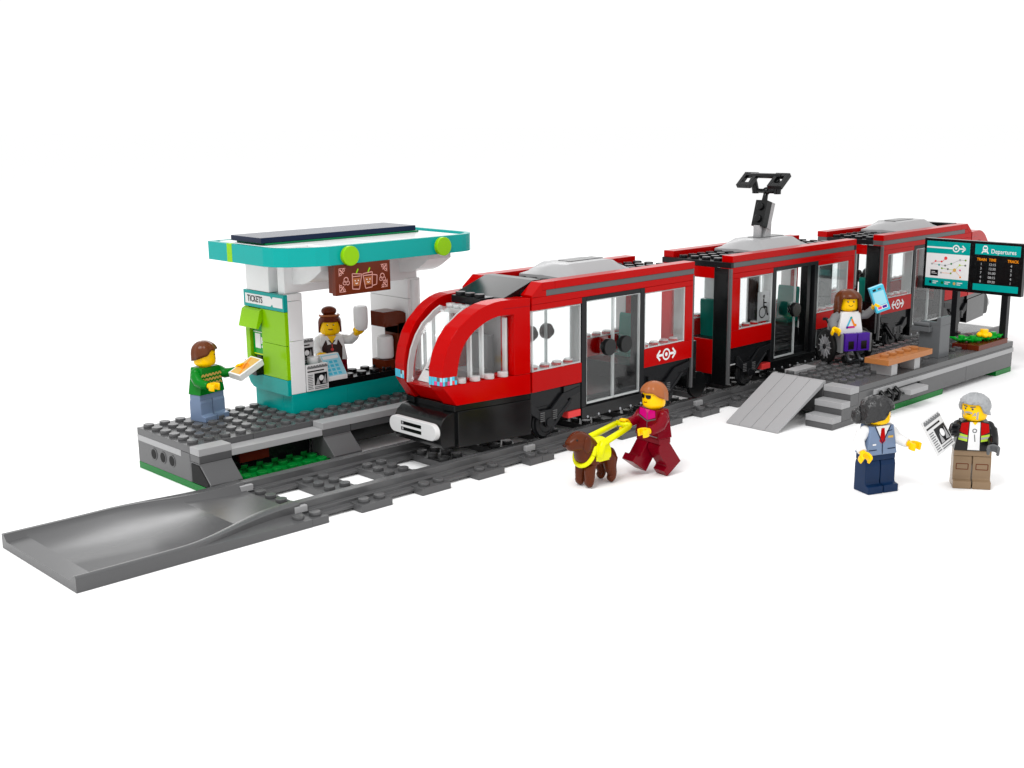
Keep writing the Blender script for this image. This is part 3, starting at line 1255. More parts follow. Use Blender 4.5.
    d.rect(0.0, 1.8, 0.18, 0.38, 'black').rect(0.0, 1.8, 0.52, 0.72, 'black')
    d.rect(0.08, 0.22, 0.22, 0.34, 'lgrey', 2).rect(0.08, .22, 0.56, 0.68, 'lgrey', 2)
    d.build('grille_slot', gr)
    dome(t, 20.0, 26.2)
    return t


tram = end_car()
tram3 = copy_tree(tram)
tram3.location.x = 86.4-23.7
tram3.rotation_euler = (0, 0, math.pi)
tram3['label'] = 'rear red tram car whose cab end disappears behind the departures board'


def mid_car():
    t = thing('tram_car', 'middle red tram car with the black pantograph and an open door', 'tram car', (43.2, 0, 0.95), group='articulated tram cars')
    x0, x1, d0, d1 = 35.2, 51.2, 40.2, 46.0
    car_shell(t, x0, x1, ((x0, d0), (d1, x1)), ((x0, 36.3), (50.2, x1)), x0, x0)
    chassis(t, x0, x1, d0, d1)
    for s in (-1, 1):
        window(t, 36.3, 40.2, s)
        window(t, 46.0, 50.2, s)
        door_frame(t, d0, d1, s)
        leaf(t, d0+.42, 43.2, s, 42.5)
        if s > 0:
            leaf(t, 43.2, d1-.42, s, 43.8)
        else:
            leaf(t, 46.3, 49.2, s, None, 2.8)
            b = MB()
            b.box(44.75, 45.15, -2.9, -2.3, 2.5, 8.83, 'black')
            b.build('door_post', t)
        for xb in (37.7, 48.0):
            wheel(t, xb, s)
            bogie_side(t, xb, s)
        b = MB()
        b.box(39.2, 40.2, *side_y(s, 2.5, 3.02), 1.9, 2.3, 'coral')
        b.build('side_marker', t)
        b = MB()
        for xa in (x0-.02, x1-.2):
            b = MB()
            b.box(xa, xa+.2, *side_y(s, 2.8, 3.012), 1.4, 9.46, 'dgrey')
            b.build('corner_post', t)
    for xa in (x0-.03, x1-.27):
        b = MB()
        b.box(xa, xa+.3, -2.79, -1.6, 1.3, 9.46, 'black')
        b.box(xa, xa+.3, 2.2, 2.98, 1.3, 9.46, 'red')
        b.box(xa, xa+.3, -1.6, 2.2, 8.7, 9.46, 'red')
        b.box(xa, xa+.3, -1.6, 2.2, 2.0, 4.4, 'red')
        b.box(xa+.1, xa+.16, -1.6, 2.2, 4.4, 8.7, 'clear')
        b.build('end_wall', t)
        b = MB()
        b.box(xa, xa+.3, -3, 3, 9.5, 9.87, 'dblack')
        b.build('roof_edge', t)
    for y, x, f in ((1.2, 48.7, -1), (1.2, 38.6, 1)):
        seat(t, x, y, f)
    for s in (1,):
        d = Decal((38.6, -2.85, 5.4), (1, 0, 0), (0, 0, 1))
        d.rect(0, 1.45, 0, 2.1, 'lgrey').ring(0.62, 0.62, 0.42, 0.33, 'black', 2).disc(0.75, 1.75, 0.13, 'black', 2)
        d.line([(0.72, 1.6), (0.78, 1.0), (1.12, 0.95), (1.2, 0.4), (1.35, .42)], 0.16, 'black', 2)
        d.line([(0.75, 1.3), (1.1, 1.28)], 0.08, 'black', 2)
        d.build('wheelchair_sticker', t)
        d = Decal((36.9, 2.84, 6.6), (1, 0, 0), (0, 0, 1))
        d.ring(1.0, 0.6, 0.4, 0.34, 'bgrey').disc(1.0, .6, .12, 'bgrey').rect(.6, 1.2, 1.3, 1.35, 'bgrey')
        d.build('window_sticker', t)
    dome(t, 39.9, 46.4)
    # pantograph
    p = MB()
    p.cyl((42.4, 0.0, 10.9), 0.3, 0.9, 'lgrey')
    p.hexa([(42.75, -0.42, 10.9), (43.5, -0.42, 10.9), (43.5, 0.42, 10.9), (42.75, 0.42, 10.9)],
           [(42.95, -0.42, 11.9), (43.55, -0.42, 11.9), (43.55, 0.42, 11.9), (42.95, 0.42, 11.9)], 'lgrey')
    pan = p.build('pantograph', t)
    p = MB()
    A_, B_ = Vector((42.6, 0, 11.65)), Vector((43.15, 0, 13.5))
    dv = (B_-A_).normalized()
    pv = Vector((dv.z, 0, -dv.x))
    def q4(c, h0, h1):
        return [tuple(c+pv*h0+Vector((0, -.5, 0))), tuple(c+pv*h1+Vector((0, -.5, 0))), tuple(c+pv*h1+Vector((0, .5, 0))), tuple(c+pv*h0+Vector((0, .5, 0)))]
    p.hexa(q4(A_, -0.35, 0.28), q4(B_, -0.35, 0.28), 'black')
    p.hexa(q4(A_, 0.29, 0.7), q4(B_, 0.29, 0.7), 'lgrey')
    for f_ in (0.28, 0.75):
        c = A_+(B_-A_)*f_-pv*0.35
        p.tube([tuple(c), tuple(c-pv*0.18)], 0.28, 'black', 16)
    p.tube([tuple(B_), tuple(B_+dv*0.75)], [0.22, 0.16], 'black', 12)
    p.build('lower_arm', pan)
    h = MB()
    c = B_+dv*0.75
    h.tube([tuple(c+Vector((0, y, 0))) for y in (-1.0, 1.0)], 0.17, 'black', 12)
    h.ball(tuple(c), 0.3, 'black')
    tl = Matrix.Translation(c+Vector((-0.35, 0, 0.85))) @ Matrix.Rotation(R(-38), 4, 'Y')
    for s in (-1, 1):
        e0 = c+Vector((0, s*0.95, 0))
        h.tube([tuple(e0+Vector((0, 0, -.2))), tuple(e0), tuple(e0+Vector((-0.05, s*0.1, 0.5))), tuple(e0+Vector((-0.3, s*0.05, 0.85)))], 0.26, 'black', 12)
        h.T = tl
        for (ax, bx, ay, by) in ((-.85, .6, 0.75, 1.05), (-.85, .6, 1.65, 1.95), (-.85, -.5, 1.05, 1.65), (.25, .6, 1.05, 1.65)):
            h.box(ax, bx, min(s*ay, s*by), max(s*ay, s*by), -0.16, 0.16, 'black')
        h.T = Matrix.Identity(4)
    h.T = tl
    h.tube([(0.35, -1.3, 0.05), (0.35, 1.3, 0.05)], 0.19, 'black', 12)
    h.T = Matrix.Identity(4)
    h.build('contact_bow', pan)
    return t


mid_car()

# ------------------------------------------------------------------ right platform
rp = thing('station_platform', 'right grey platform with steps and a light grey access ramp', 'platform', (48, -9, 0))
XE = 59.6
b = MB()
b.box(37.5, 48.6, -11.99, -6.5, Z0, 0.4, 'green')
b.build('baseplate', rp)
b = MB()
b.box(57.0, XE, -11.99, -6.5, Z0, 0.4, 'green')
b.build('baseplate', rp)
b = MB()
b.box(37, XE, -12, -6, 2.02, 2.4, 'dgrey')
for ix in range(37, 60):
    for iy in range(-11, -6):
        if 55 <= ix <= 58 and iy in (-11, -10):
            continue
        if ix+.5 < XE:
            b.stud(ix+0.5, iy+0.5, 2.4, 'dgrey')
b.box(36.0, 37, -10, -6, 0.4, 2.4, 'dgrey')
b.build('deck', rp)
b = MB()
for x0, x1 in ((37.02, 44), (44, 52), (52, XE)):
    b.box(x0+.008, x1-.008, -12.0, -11.1, 0.42 if x0 < 60 else 0.4, 2.01, 'dgrey')
b.box(XE-.8, XE, -11.1, -6, 0.42, 2.01, 'dgrey')
b.box(36.0, XE, -6.8, -6.0, 0.42, 2.01, 'black')
b.build('side_wall', rp)
b = MB()
b.box(38.85, XE+.02, -12.07, -11.5, 1.56, 1.9, 'lgrey')
b.build('edge_stripe', rp)
b = MB()
b.box(37.5, 40, -6.9, -6.02, 2.4, 2.62, 'lgrey')
b.box(40, 47, -6.0, -5.3, 2.02, 2.4, 'dgrey')
b.build('edge_tile', rp)
b = MB()
for k, x in enumerate((34, 35, 36)):
    z = 0.8*(k+1)
    b.box(x+(0.0 if k == 0 else 0.03), 37.0, -12.01, -10.02, Z0 if k == 0 else 0.8*k-0.405, z-0.41, 'dgrey')
    b.box(x, x+1.02, -12.02, -10.02, z-0.4, z, 'lgrey')
b.build('steps', rp)
b = MB()
for k in range(4):
    y0 = -10+k
    b.prism([(30.95, 0.02), (31.05, 0.16), (36.05, 2.62), (36.3, 2.62), (36.3, 2.3), (35.9, 2.2)], 'y', y0+.012, y0+0.988, 'lgrey')
b.build('access_ramp', rp)
b = MB()
b.box(42.2, 44.6, -12.9, -12.0, 1.1, 1.45, 'lgrey')
b.build('wall_bracket', rp)
b = MB()
for x in (39.4, 40.4, 41.3):
    b = MB()
    b.tube([(x, -12.1, 0.8), (x, -12.5, 0.95), (x, -12.6, 1.4), (x, -12.25, 1.7), (x+.3, -12.1, 1.4)], 0.13, 'black', 10)
    b.build('cycle_hook', rp)
b = MB()
b.tube([(39.2, -12.35, 1.15), (42.3, -12.35, 1.15)], 0.12, 'black', 10)
b.build('hook_bar', rp)
b = MB()
b.cyl((44.9, -12.15, 1.3), 0.22, 0.3, 'black', 'y', 16)
b.build('wall_pin', rp)

# bench
bn = thing('park_bench', 'orange brown wooden bench with light grey legs on the right platform', 'bench', (43.6, -11, 2.4))
b = MB()
b.box(40.65, 46.65, -12, -10.2, 3.2, 3.58, 'tanwood')
for k in range(5):
    b.cyl((41.65+k, -11.1, 3.57), 0.3, 0.2, 'tanwood', seg=16)
b.build('seat', bn)
for x in (41.7, 44.8):
    b = MB()
    b.box(x-.35, x+.45, -11.85, -10.3, 2.4, 3.2, 'lgrey')
    b.build('leg', bn)

# bin
bi = thing('litter_bin', 'dark grey square litter bin between the bench and the departures board', 'bin', (49.9, -9.9, 2.4))
b = MB()
b.box(49.2, 50.7, -11.2, -9.6, 2.4, 4.75, 'bgrey')
b.box(49.2, 50.7, -11.2, -10.9, 4.75, 5.35, 'bgrey')
b.box(49.2, 49.5, -10.9, -9.6, 4.75, 5.0, 'bgrey')
b.box(49.35, 50.55, -10.85, -9.75, 4.76, 4.8, 'black')
b.build('bin_body', bi)
b = MB()
b.box(48.75, 49.2, -10.6, -9.2, 4.3, 4.65, 'bgrey')
b.cyl((48.95, -10.5, 4.8), 0.16, 1.2, 'bgrey', 'y', 14)
b.build('bin_flap', bi)

# departures board
db = thing('departures_board', 'black double screen board with a turquoise route map and departures list', 'departures board', (58.4, -9, 2.4))
b = MB()
b.box(58.1, 58.6, -12.95, -4.98, 6.05, 10.05, 'black')
b.build('board_frame', db)
for y0, y1 in ((-7.95, -7.5), (-11.95, -11.45)):
    b = MB()
    b.box(58.15, 58.65, y0, y1, 2.42, 6.04, 'dblack')
    b.build('post', db)
FX = 58.09
d = Decal((FX, -5.2, 6.3), (0, -1, 0), (0, 0, 1))          # left panel 3.6 x 3.5
d.rect(0, 3.55, 0, 3.55, 'white')
d.rect(0, 3.55, 0, 0.65, 'teal', 2).rect(0, 3.55, 2.6, 3.55, 'teal', 2)
d.rect(0, 2.15, 3.0, 3.12, 'white', 3).ring(2.42, 3.06, 0.29, 0.2, 'white', 3).disc(2.42, 3.06, .09, 'white', 3)
d.line([(2.7, 3.06), (3.15, 3.06)], 0.11, 'white', 3).line([(2.92, 3.3), (3.18, 3.06), (2.92, 2.82)], 0.1, 'white', 3)
d.line([(0.5, 1.75), (0.8, 1.98), (1.35, 1.98), (1.65, 2.25)], 0.03, 'coral', 2)
d.line([(0.5, 1.75), (1.1, 1.72), (1.6, 1.68), (2.1, 1.85), (2.8, 2.2), (3.25, 2.2)], 0.025, 'lgrey', 2)
d.line([(1.35, 1.45), (1.8, 1.42), (2.4, 1.38), (2.8, 1.8), (3.25, 1.8)], 0.025, 'hivis', 2)
d.line([(1.3, 1.1), (2.1, 1.1), (2.4, 1.38), (2.9, .9)], 0.025, 'orange', 2)
d.disc(1.62, 2.26, 0.13, 'coral', 3).disc(2.4, 1.38, 0.14, 'gold', 3)
for x, y, c in ((.5, 1.75, 'lgrey'), (.8, 1.98, 'coral'), (1.3, 1.98, 'coral'), (1.1, 1.7, 'teal'), (1.6, 1.68, 'bgrey'), (2.1, 1.85, 'green'), (2.8, 2.2, 'lgrey'), (3.25, 2.2, 'olive'), (2.8, 1.8, 'hivis'),
                (3.25, 1.8, 'bgrey'), (1.35, 1.45, 'olive'), (1.85, 1.42, 'bgrey'), (1.3, 1.1, 'lgrey'), (2.1, 1.1, 'olive'), (2.9, .86, 'orange'), (2.85, 1.4, 'pink')):
    d.disc(x, y, 0.075, c, 3)
d.rect(0.4, 1.05, 0.82, 1.3, 'dblack', 2).rect(.5, .95, 1.0, 1.04, 'white', 3).rect(.5, .8, 1.12, 1.16, 'white', 3)
for k, c in enumerate(('navy', 'green', 'gold')):
    d.disc(0.45+1.0*k, 0.32, 0.11, c, 3)
    d.rect(0.65+1.0*k, 1.1+1.0*k, 0.36, 0.42, 'white', 3).rect(0.65+1.0*k, 0.95+1.0*k, 0.22, 0.28, 'white', 3)
d.build('route_map', db)
d = Decal((FX, -9.15, 6.3), (0, -1, 0), (0, 0, 1))
d.rect(0, 3.55, -.1, 3.62, 'black', .5).rect(0, 3.55, 2.75, 3.55, 'teal').rect(0, 3.55, 0.0, 0.5, 'teal')
d.poly([(0.5, 2.85), (0.6, 2.85), (0.66, 2.95), (0.94, 2.95), (1.0, 2.85), (1.1, 2.85), (0.98, 3.05), (1.0, 3.3), (0.9, 3.46), (0.7, 3.46), (0.6, 3.3), (0.62, 3.05)], 'white', 2)
d.rect(.68, .92, 3.2, 3.34, 'teal', 3).rect(.68, .74, 3.03, 3.09, 'teal', 3).rect(.86, .92, 3.03, 3.09, 'teal', 3)
d.build('departures_panel', db)
RY = (0, -1, 0)
text('lettering', 'Departures', 0.46, (FX-.02, -10.42, 9.2), RY, (0, 0, 1), 'white', db, sx=0.92)
for tx, y in (('TRAIN', -9.35), ('TIME', -10.3), ('TRACK', -11.75)):
    text('lettering', tx, 0.3, (FX-.01, y, 8.58), RY, (0, 0, 1), 'orange', db, sx=0.88)
for k, (n_, tt, tr_) in enumerate((('1', '12:15', '4'), ('3', '12:30', '2'), ('7', '01:00', '3'), ('4', '08:15', '4'), ('8', '09:30', '1'))):
    z = 8.24-0.33*k
    text('lettering', n_, 0.26, (FX-.01, -9.65, z), RY, (0, 0, 1), 'lgrey', db)
    text('lettering', tt, 0.26, (FX-.01, -10.3, z), RY, (0, 0, 1), 'lgrey', db)
    text('lettering', tr_, 0.26, (FX-.01, -12.0, z), RY, (0, 0, 1), 'lgrey', db)

# flower bed
fb = thing('flower_bed', 'reddish brown planter with green leaves and one yellow flower under the board', 'planter', (56, -11, 2.4))
b = MB()
b.box(53.8, 58.6, -12, -11.1, 2.4, 2.8, 'brown')
b.box(53.6, 55, -11.1, -10, 2.4, 2.8, 'earthred')
b.build('soil_box', fb)
b = MB()
random.seed(3)
for cx, cy in ((55.0, -10.9), (56.3, -11.2), (57.6, -11.3), (54.6, -10.2)):
    for k in range(5):
        a = 2*math.pi*k/5+random.random()
        e = Vector((math.cos(a), math.sin(a), 0))
        q = Vector((-e.y, e.x, 0))
        c = Vector((cx, cy, 2.82))
        z = Vector((0, 0, 1))
        pts = [c-q*.12, c+q*.12, c+e*.45+q*.24+z*.3, c+e*.9+z*.32, c+e*.45-q*.24+z*.3]
        lo = [p_-z*0.12 for p_ in pts]
        b.add([tuple(p_) for p_ in pts+lo], [(0, 1, 2, 3, 4), (9, 8, 7, 6, 5)]+[(i, 5+i, 5+(i+1) % 5, (i+1) % 5) for i in range(5)], 'sgreen')
    b.cyl((cx, cy, 2.8), 0.22, 0.5, 'sgreen', seg=12)
b.build('leaves', fb)
b = MB()
c = (56.0, -11.3, 3.2)
for k in range(5):
    a = 2*math.pi*k/5
    b.ball((c[0]+0.32*math.cos(a), c[1]+0.32*math.sin(a), c[2]+.1), (0.26, 0.26, 0.2), 'orange' if 0 else 'yellow', 12, 8)
b.cyl((c[0], c[1], c[2]), 0.3, 0.5, 'yellow', seg=16)
b.build('flower', fb)


# ------------------------------------------------------------------ people (toy figures)
def hair_shell(mb, m, low, ctr=(0, 0), R0=0.74, top=5.05, zc=4.35, ridge=0.03, nr=9, seg=40, az0=0.0, curl=0.0, back=0.0):
    rows = 14 if curl else 9
    seg = 56 if curl else seg
    rnd = random.Random(5)
    grid = []
    for k in range(rows):
        t = k/(rows-1)
        row = []
        for i in range(seg):
            a = 2*math.pi*i/seg          # 0 = front (-y)
            zl = low(a)
            z = zl+(top-zl)*math.sin(t*math.pi/2)
            if z > zc:
                q = min(1, (z-zc)/(top-zc))
                r = R0*max(0.0, 1-q**2.4)**0.5
            else:
                r = R0
            r = r*(1+ridge*math.sin(a*nr+1.5*t)+curl*(rnd.random()-0.3)) if k < rows-1 else 0.02
            z += curl*0.6*(rnd.random()-0.5) if 0 < k < rows-1 else 0
            bk = back*max(0, -math.cos(a))
            row.append((ctr[0]+math.sin(a+az0)*(r+bk), ctr[1]-math.cos(a+az0)*(r+bk), z))
        grid.append(row)
    inner = [(p[0]*0.83, p[1]*0.83, p[2]+.005) for p in grid[0]]
    vs = inner+[p for r_ in grid for p in r_]
    fs = []
    for k in range(rows):
        for i in range(seg):
            j = (i+1) % seg
            fs.append((k*seg+i, k*seg+j, (k+1)*seg+j, (k+1)*seg+i))
    fs.append([rows*seg+i for i in range(seg)])
    mb.add(vs, fs, m, True)
    return mb


def face_poly(mb, pts, m, hr, l=1, r0=0.642):
    """pts: (azimuth in units of arc length, z) on the head cylinder"""
    n = len(pts)
    ar = sum(pts[i][0]*pts[(i+1) % n][1]-pts[(i+1) % n][0]*pts[i][1] for i in range(n))
    if ar < 0:
        pts = pts[::-1]
    r = r0+0.005*l
    mb.poly([(r*math.sin(x/0.64+hr), -r*math.cos(x/0.64+hr), z) for x, z in pts], m)


def fdisc(mb, x, z, r, m, hr, l=1, rz=None):
    rz = rz or r
    face_poly(mb, [(x+r*math.cos(2*math.pi*i/12), z+rz*math.sin(2*math.pi*i/12)) for i in range(12)], m, hr, l)


def fline(mb, pts, w, m, hr, l=1):
    for (x0, y0), (x1, y1) in zip(pts[:-1], pts[1:]):
        dd = math.hypot(x1-x0, y1-y0)
        px, py = -(y1-y0)/dd*w/2, (x1-x0)/dd*w/2
        face_poly(mb, [(x0+px, y0+py), (x0-px, y0-py), (x1-px, y1-py), (x1+px, y1+py)], m, hr, l)


def std_face(mb, hr, brow='darkbrown', smile=0.0, lips=None, brow_tilt=0.0, eye=0.062, beard=None):
    for s in (-1, 1):
        fdisc(mb, s*0.2, 4.33, eye, 'black', hr, 1)
        fdisc(mb, s*0.2+0.02, 4.355, 0.02, 'white', hr, 2)
        fline(mb, [(s*0.3, 4.51), (s*0.2, 4.55+brow_tilt*.5), (s*0.1, 4.52-brow_tilt)], 0.045, brow, hr, 1)
    if lips:
        fline(mb, [(-0.1, 4.05), (0, 4.03), (0.1, 4.05)], 0.06, lips, hr, 1)
    pts = [(-0.16, 4.06+smile), (-0.08, 4.03), (0, 4.02), (0.08, 4.03), (0.16, 4.06+smile)]
    fline(mb, pts, 0.035, 'darkbrown', hr, 2)


LEG = [(0.46, 0.0), (-0.78, 0.0), (-0.78, 0.4), (-0.5, 0.46), (-0.46, 0.55), (-0.46, 1.45), (-0.4, 1.68), (-0.24, 1.84), (0, 1.9), (0.24, 1.84), (0.4, 1.68), (0.46, 1.45)]


def arm(mb, s, raise_, m, hand='yellow', twist=0.0, spread=0.0, out=0.0):
    """returns hand centre and grip axes in figure space"""
    base = [Vector((0, 0, 0)), Vector((0.17, 0.0, -0.22)), Vector((0.24, -0.04, -0.62)), Vector((0.22, -0.3, -0.95)), Vector((0.18, -0.52, -1.15))]
    rad = [0.27, 0.33, 0.3, 0.27, 0.24]
    rx = Matrix.Rotation(-raise_, 4, 'X')
    rz = Matrix.Rotation(s*spread, 4, 'Z')
    T = Matrix.Translation((s*0.72, 0, 3.28)) @ Matrix.Rotation(-s*out, 4, 'Y') @ rz @ rx
    pts = [T @ Vector((s*p.x, p.y, p.z)) for p in base]
    mb.tube([tuple(p) for p in pts], rad, m, 14)
    mb.ball(tuple(pts[0]+Vector((s*0.04, 0, 0))), 0.31, m, 14, 8)
    d = (pts[-1]-pts[-2]).normalized()
    mb.tube([tuple(pts[-1]), tuple(pts[-1]+d*0.2)], 0.17, hand, 12)
    c = pts[-1]+d*0.44
    side = (rz @ Vector((1, 0, 0))).normalized()
    axis = d.cross(side).normalized()
    axis = (Matrix.Rotation(twist, 3, d) @ axis).normalized()
    sd = axis.cross(d).normalized()
    # C shaped grip, open away from the arm
    sub = MB()
    sub.ring((0, 0, -0.2), 0.33, 0.19, 0.4, hand, 'z', 18, 50, 310)
    Tm = Matrix(((d.x, sd.x, axis.x, c.x), (d.y, sd.y, axis.y, c.y), (d.z, sd.z, axis.z, c.z), (0, 0, 0, 1)))
    mb.add([tuple(Tm @ Vector(v)) for v in sub.v], sub.f, hand, True)
    return c, d, axis


def person(loc, rot, label, torso, arms, legs, hips, raiseR, raiseL, legR=0.0, legL=0.0, head=0.0, hand='yellow', handL=None, spreadR=0.0, spreadL=0.0,
           twR=0.0, twL=0.0, face=None, outR=0.0, outL=0.0, short=0.0):
    loc = (loc[0], loc[1], loc[2]-short)
    t = thing('person', label, 'person', loc, rot)
    b = MB()
    for s, a in ((-1, legR), (1, legL)):
        b.T = Matrix.Translation((0, 0, 1.45)) @ Matrix.Rotation(-a, 4, 'X') @ Matrix.Translation((0, 0, -1.45))
        lg = [(y, short+z*(1.9-short)/1.9) for y, z in LEG]
        b.prism(lg, 'x', *( (-0.96, -0.03) if s < 0 else (0.03, 0.96)), legs)
    b.T = Matrix.Identity(4)
    b.box(-0.95, 0.95, -0.42, 0.42, 1.72, 2.02, hips)
    b.cyl((-0.9, 0, 1.45), 0.3, 1.8, hips, 'x')
    b.hexa([(-0.98, -0.49, 2.03), (0.98, -0.49, 2.03), (0.98, 0.49, 2.03), (-0.98, 0.49, 2.03)],
           [(-0.7, -0.46, 3.6), (0.7, -0.46, 3.6), (0.7, 0.46, 3.6), (-0.7, 0.46, 3.6)], torso)
    b.cyl((0, 0, 3.55), 0.36, 0.25, 'yellow')
    b.lathe([(0.4, 3.66), (0.52, 3.68), (0.61, 3.76), (0.64, 3.88), (0.64, 4.52), (0.61, 4.66), (0.53, 4.75), (0.4, 4.79), (0.3, 4.8), (0.3, 4.92)], (0, 0, 0), 'yellow', 32)
    hr = arm(b, -1, raiseR, arms, hand, twR, spreadR, outR)
    hl = arm(b, 1, raiseL, arms, handL or hand, twL, spreadL, outL)
    b.build('body', t, local=True, bevel=0.03)
    f = MB()
    if face:
        face(f, head)
        f.build('face', t, local=True, bevel=0)
    W = Matrix.Translation(loc) @ Matrix.Rotation(rot, 4, 'Z')
    return t, W, hr, hl


def front(parent):
    """print plane on the chest; the torso front leans back a little"""
    return Decal((0, -0.494, 2.03), (1, 0, 0), (0, 0.019, 1))


def build_hair(t, fn, m, az, name='hair', **kw):
    b = MB()
    hair_shell(b, m, fn, az0=az, **kw)
    return b


def short_low(front_z=4.62, side=4.2, back=3.85):
    def f(a):
        c = math.cos(a)
        if c > 0.75:
            return front_z
        if c > 0.3:
            u_ = (c-0.3)/0.45
            return side+(front_z-side)*u_*u_*(3-2*u_)
        return back+(side-back)*max(0, (c+1)/1.3)
    return f


# boy in green jumper
t, W, hr, hl = person((3.05, 11.0, 2.4), R(14), 'toy figure in a green zigzag jumper and sand blue trousers beside the ticket machine', 'bgreen', 'bgreen', 'sandblue', 'sandblue',
                      R(38), R(62), head=R(38), face=lambda m, h: std_face(m, h, smile=0.05), spreadL=R(18), twL=R(90), short=0.45)
b = build_hair(t, short_low(4.6, 4.3, 3.95), 'hairbrown', R(38), ridge=0.05, nr=9, top=5.12, R0=0.77)
b.build('hair', t, local=True, bevel=0)
d = front(t)
for k, (c, z) in enumerate((('gold', 1.12), ('gold', 0.86), ('gold', 0.6))):
    wv = 0.78-0.0*k
    pts = [(-0.78+0.13*i, z+(0.07 if i % 2 else -0.07)) for i in range(13)]
    d.line(pts, 0.1, c, 1)
d.build('jumper_print', t, local=True)
p = W @ hl[0]
tk = MB()
tk.box(-0.95, 0.95, -0.5, 0.5, -0.2, 0.2, 'white')
tko = tk.build('ticket', None)
tko.location = p+Vector((0.2, -0.25, 0.02))
tko.rotation_euler = (R(6), R(-22), R(8))
tag(tko, 'white ticket tile with an orange print held out to the machine', 'ticket')
d = Decal((-0.95, -0.5, 0.201), (1, 0, 0), (0, 1, 0))
d.poly([(0.1, 0.1), (1.8, 0.1), (1.8, .9), (.1, .9)], 'gold').disc(0.9, 0.5, 0.3, 'orange', 2).line([(0.2, .2), (1.7, .8)], 0.12, 'orange', 2)
o = d.build('ticket_print', tko, local=True)

# barista
t, W, hr, hl = person((12.35, 11.5, 2.55), R(-24), 'toy figure with a brown bun, white shirt and dark apron behind the kiosk counter', 'white', 'white', 'darkred', 'darkred', R(30), R(85),
                      head=R(-8), face=lambda m, h: std_face(m, h, lips='darkred', eye=0.05), spreadL=R(30))


def bun_low(a):
    c = math.cos(a)
    return 4.5 if c > 0.7 else 4.5-0.75*min(1, (0.7-c)/0.7)


b = build_hair(t, bun_low, 'brown', R(-8), ridge=0.02, nr=8, top=5.0, R0=0.74)
b.ball((0.0, 0.15, 5.12), (0.5, 0.45, 0.32), 'brown')
b.tube([(0.62*math.sin(a), 0.05-0.56*math.cos(a), 4.86+0.02*math.cos(a)) for a in [R(-110+22*i) for i in range(11)]], 0.07, 'nougat', 8)
b.build('hair', t, local=True, bevel=0)
d = front(t)
d.poly([(-0.62, 0), (0.62, 0), (0.66, 0.85), (0.42, 1.3), (-0.42, 1.3), (-0.66, 0.85)], 'darkbrown')
d.poly([(-0.3, 1.57), (0, 1.1), (0.3, 1.57)], 'yellow', 2).poly([(-0.4, 1.5), (-0.05, 1.05), (-0.3, 1.0)], 'white', 3).poly([(0.4, 1.5), (.05, 1.05), (.3, 1.0)], 'white', 3)
d.disc(0.0, 0.7, 0.1, 'coral', 2).line([(0, .8), (0, 1.05)], 0.04, 'coral', 2)
d.build('apron', t, local=True)
p = W @ hl[0]
b = MB()
b.lathe([(0.3, -0.75), (0.42, -0.62), (0.46, -0.2), (0.46, 0.6), (0.4, 0.78), (0.3, 0.8)], (0, 0, 0), 'white', 24)
o = b.build('drink_cup')
o.location = p+Vector((0.12, -0.1, 0.75))
tag(o, 'tall white cup held up by the barista in the dark apron', 'cup')

# walker with sunglasses


def walk_face(m, h):
    for s in (-1, 1):
        face_poly(m, [(s*0.04, 4.42), (s*0.36, 4.44), (s*0.38, 4.3), (s*0.28, 4.22), (s*0.12, 4.22), (s*0.05, 4.3)], 'black', h, 2, 0.66)
    fline(m, [(-0.5, 4.43), (0.5, 4.43)], 0.05, 'black', h, 2)
    fline(m, [(-0.12, 4.02), (0, 4.0), (0.14, 4.04)], 0.05, 'darkred', h, 1)


t, W, hr, hl = person((18.8, -9.95, 0.19), R(-98), 'toy figure in a dark red tracksuit and sunglasses walking with the guide dog', 'darkred', 'darkred', 'darkred', 'darkred', R(42), R(35),
                      legR=R(36), legL=R(-36), head=R(0), face=walk_face, spreadR=R(-6), twR=R(90))
b = build_hair(t, short_low(4.55, 4.3, 3.95), 'nougat', R(0), ridge=0.05, nr=9, top=5.12, R0=0.77)
b.build('hair', t, local=True, bevel=0)
d = front(t)
d.poly([(-0.62, 1.56), (0.62, 1.56), (0.66, 1.2), (0.0, 0.95), (-0.66, 1.2)], 'magenta').poly([(-0.2, 1.57), (0, 1.3), (.2, 1.57)], 'pink', 2)
d.line([(-0.7, 1.12), (0, 0.88), (0.7, 1.12)], 0.07, 'bgrey', 2).line([(0, 0), (0, 1.4)], 0.04, 'bgrey', 3)
d.line([(-.85, .1), (.85, .1)], .05, 'midgrey', 2)
d.build('tracksuit_print', t, local=True)
HH = W @ hr[0]

# conductor


def cond_face(m, h):
    std_face(m, h, brow='black', lips=None, brow_tilt=0.04)
    face_poly(m, [(-0.14, 4.08), (0.14, 4.08), (0.1, 3.98), (-0.1, 3.98)], 'white', h, 3)


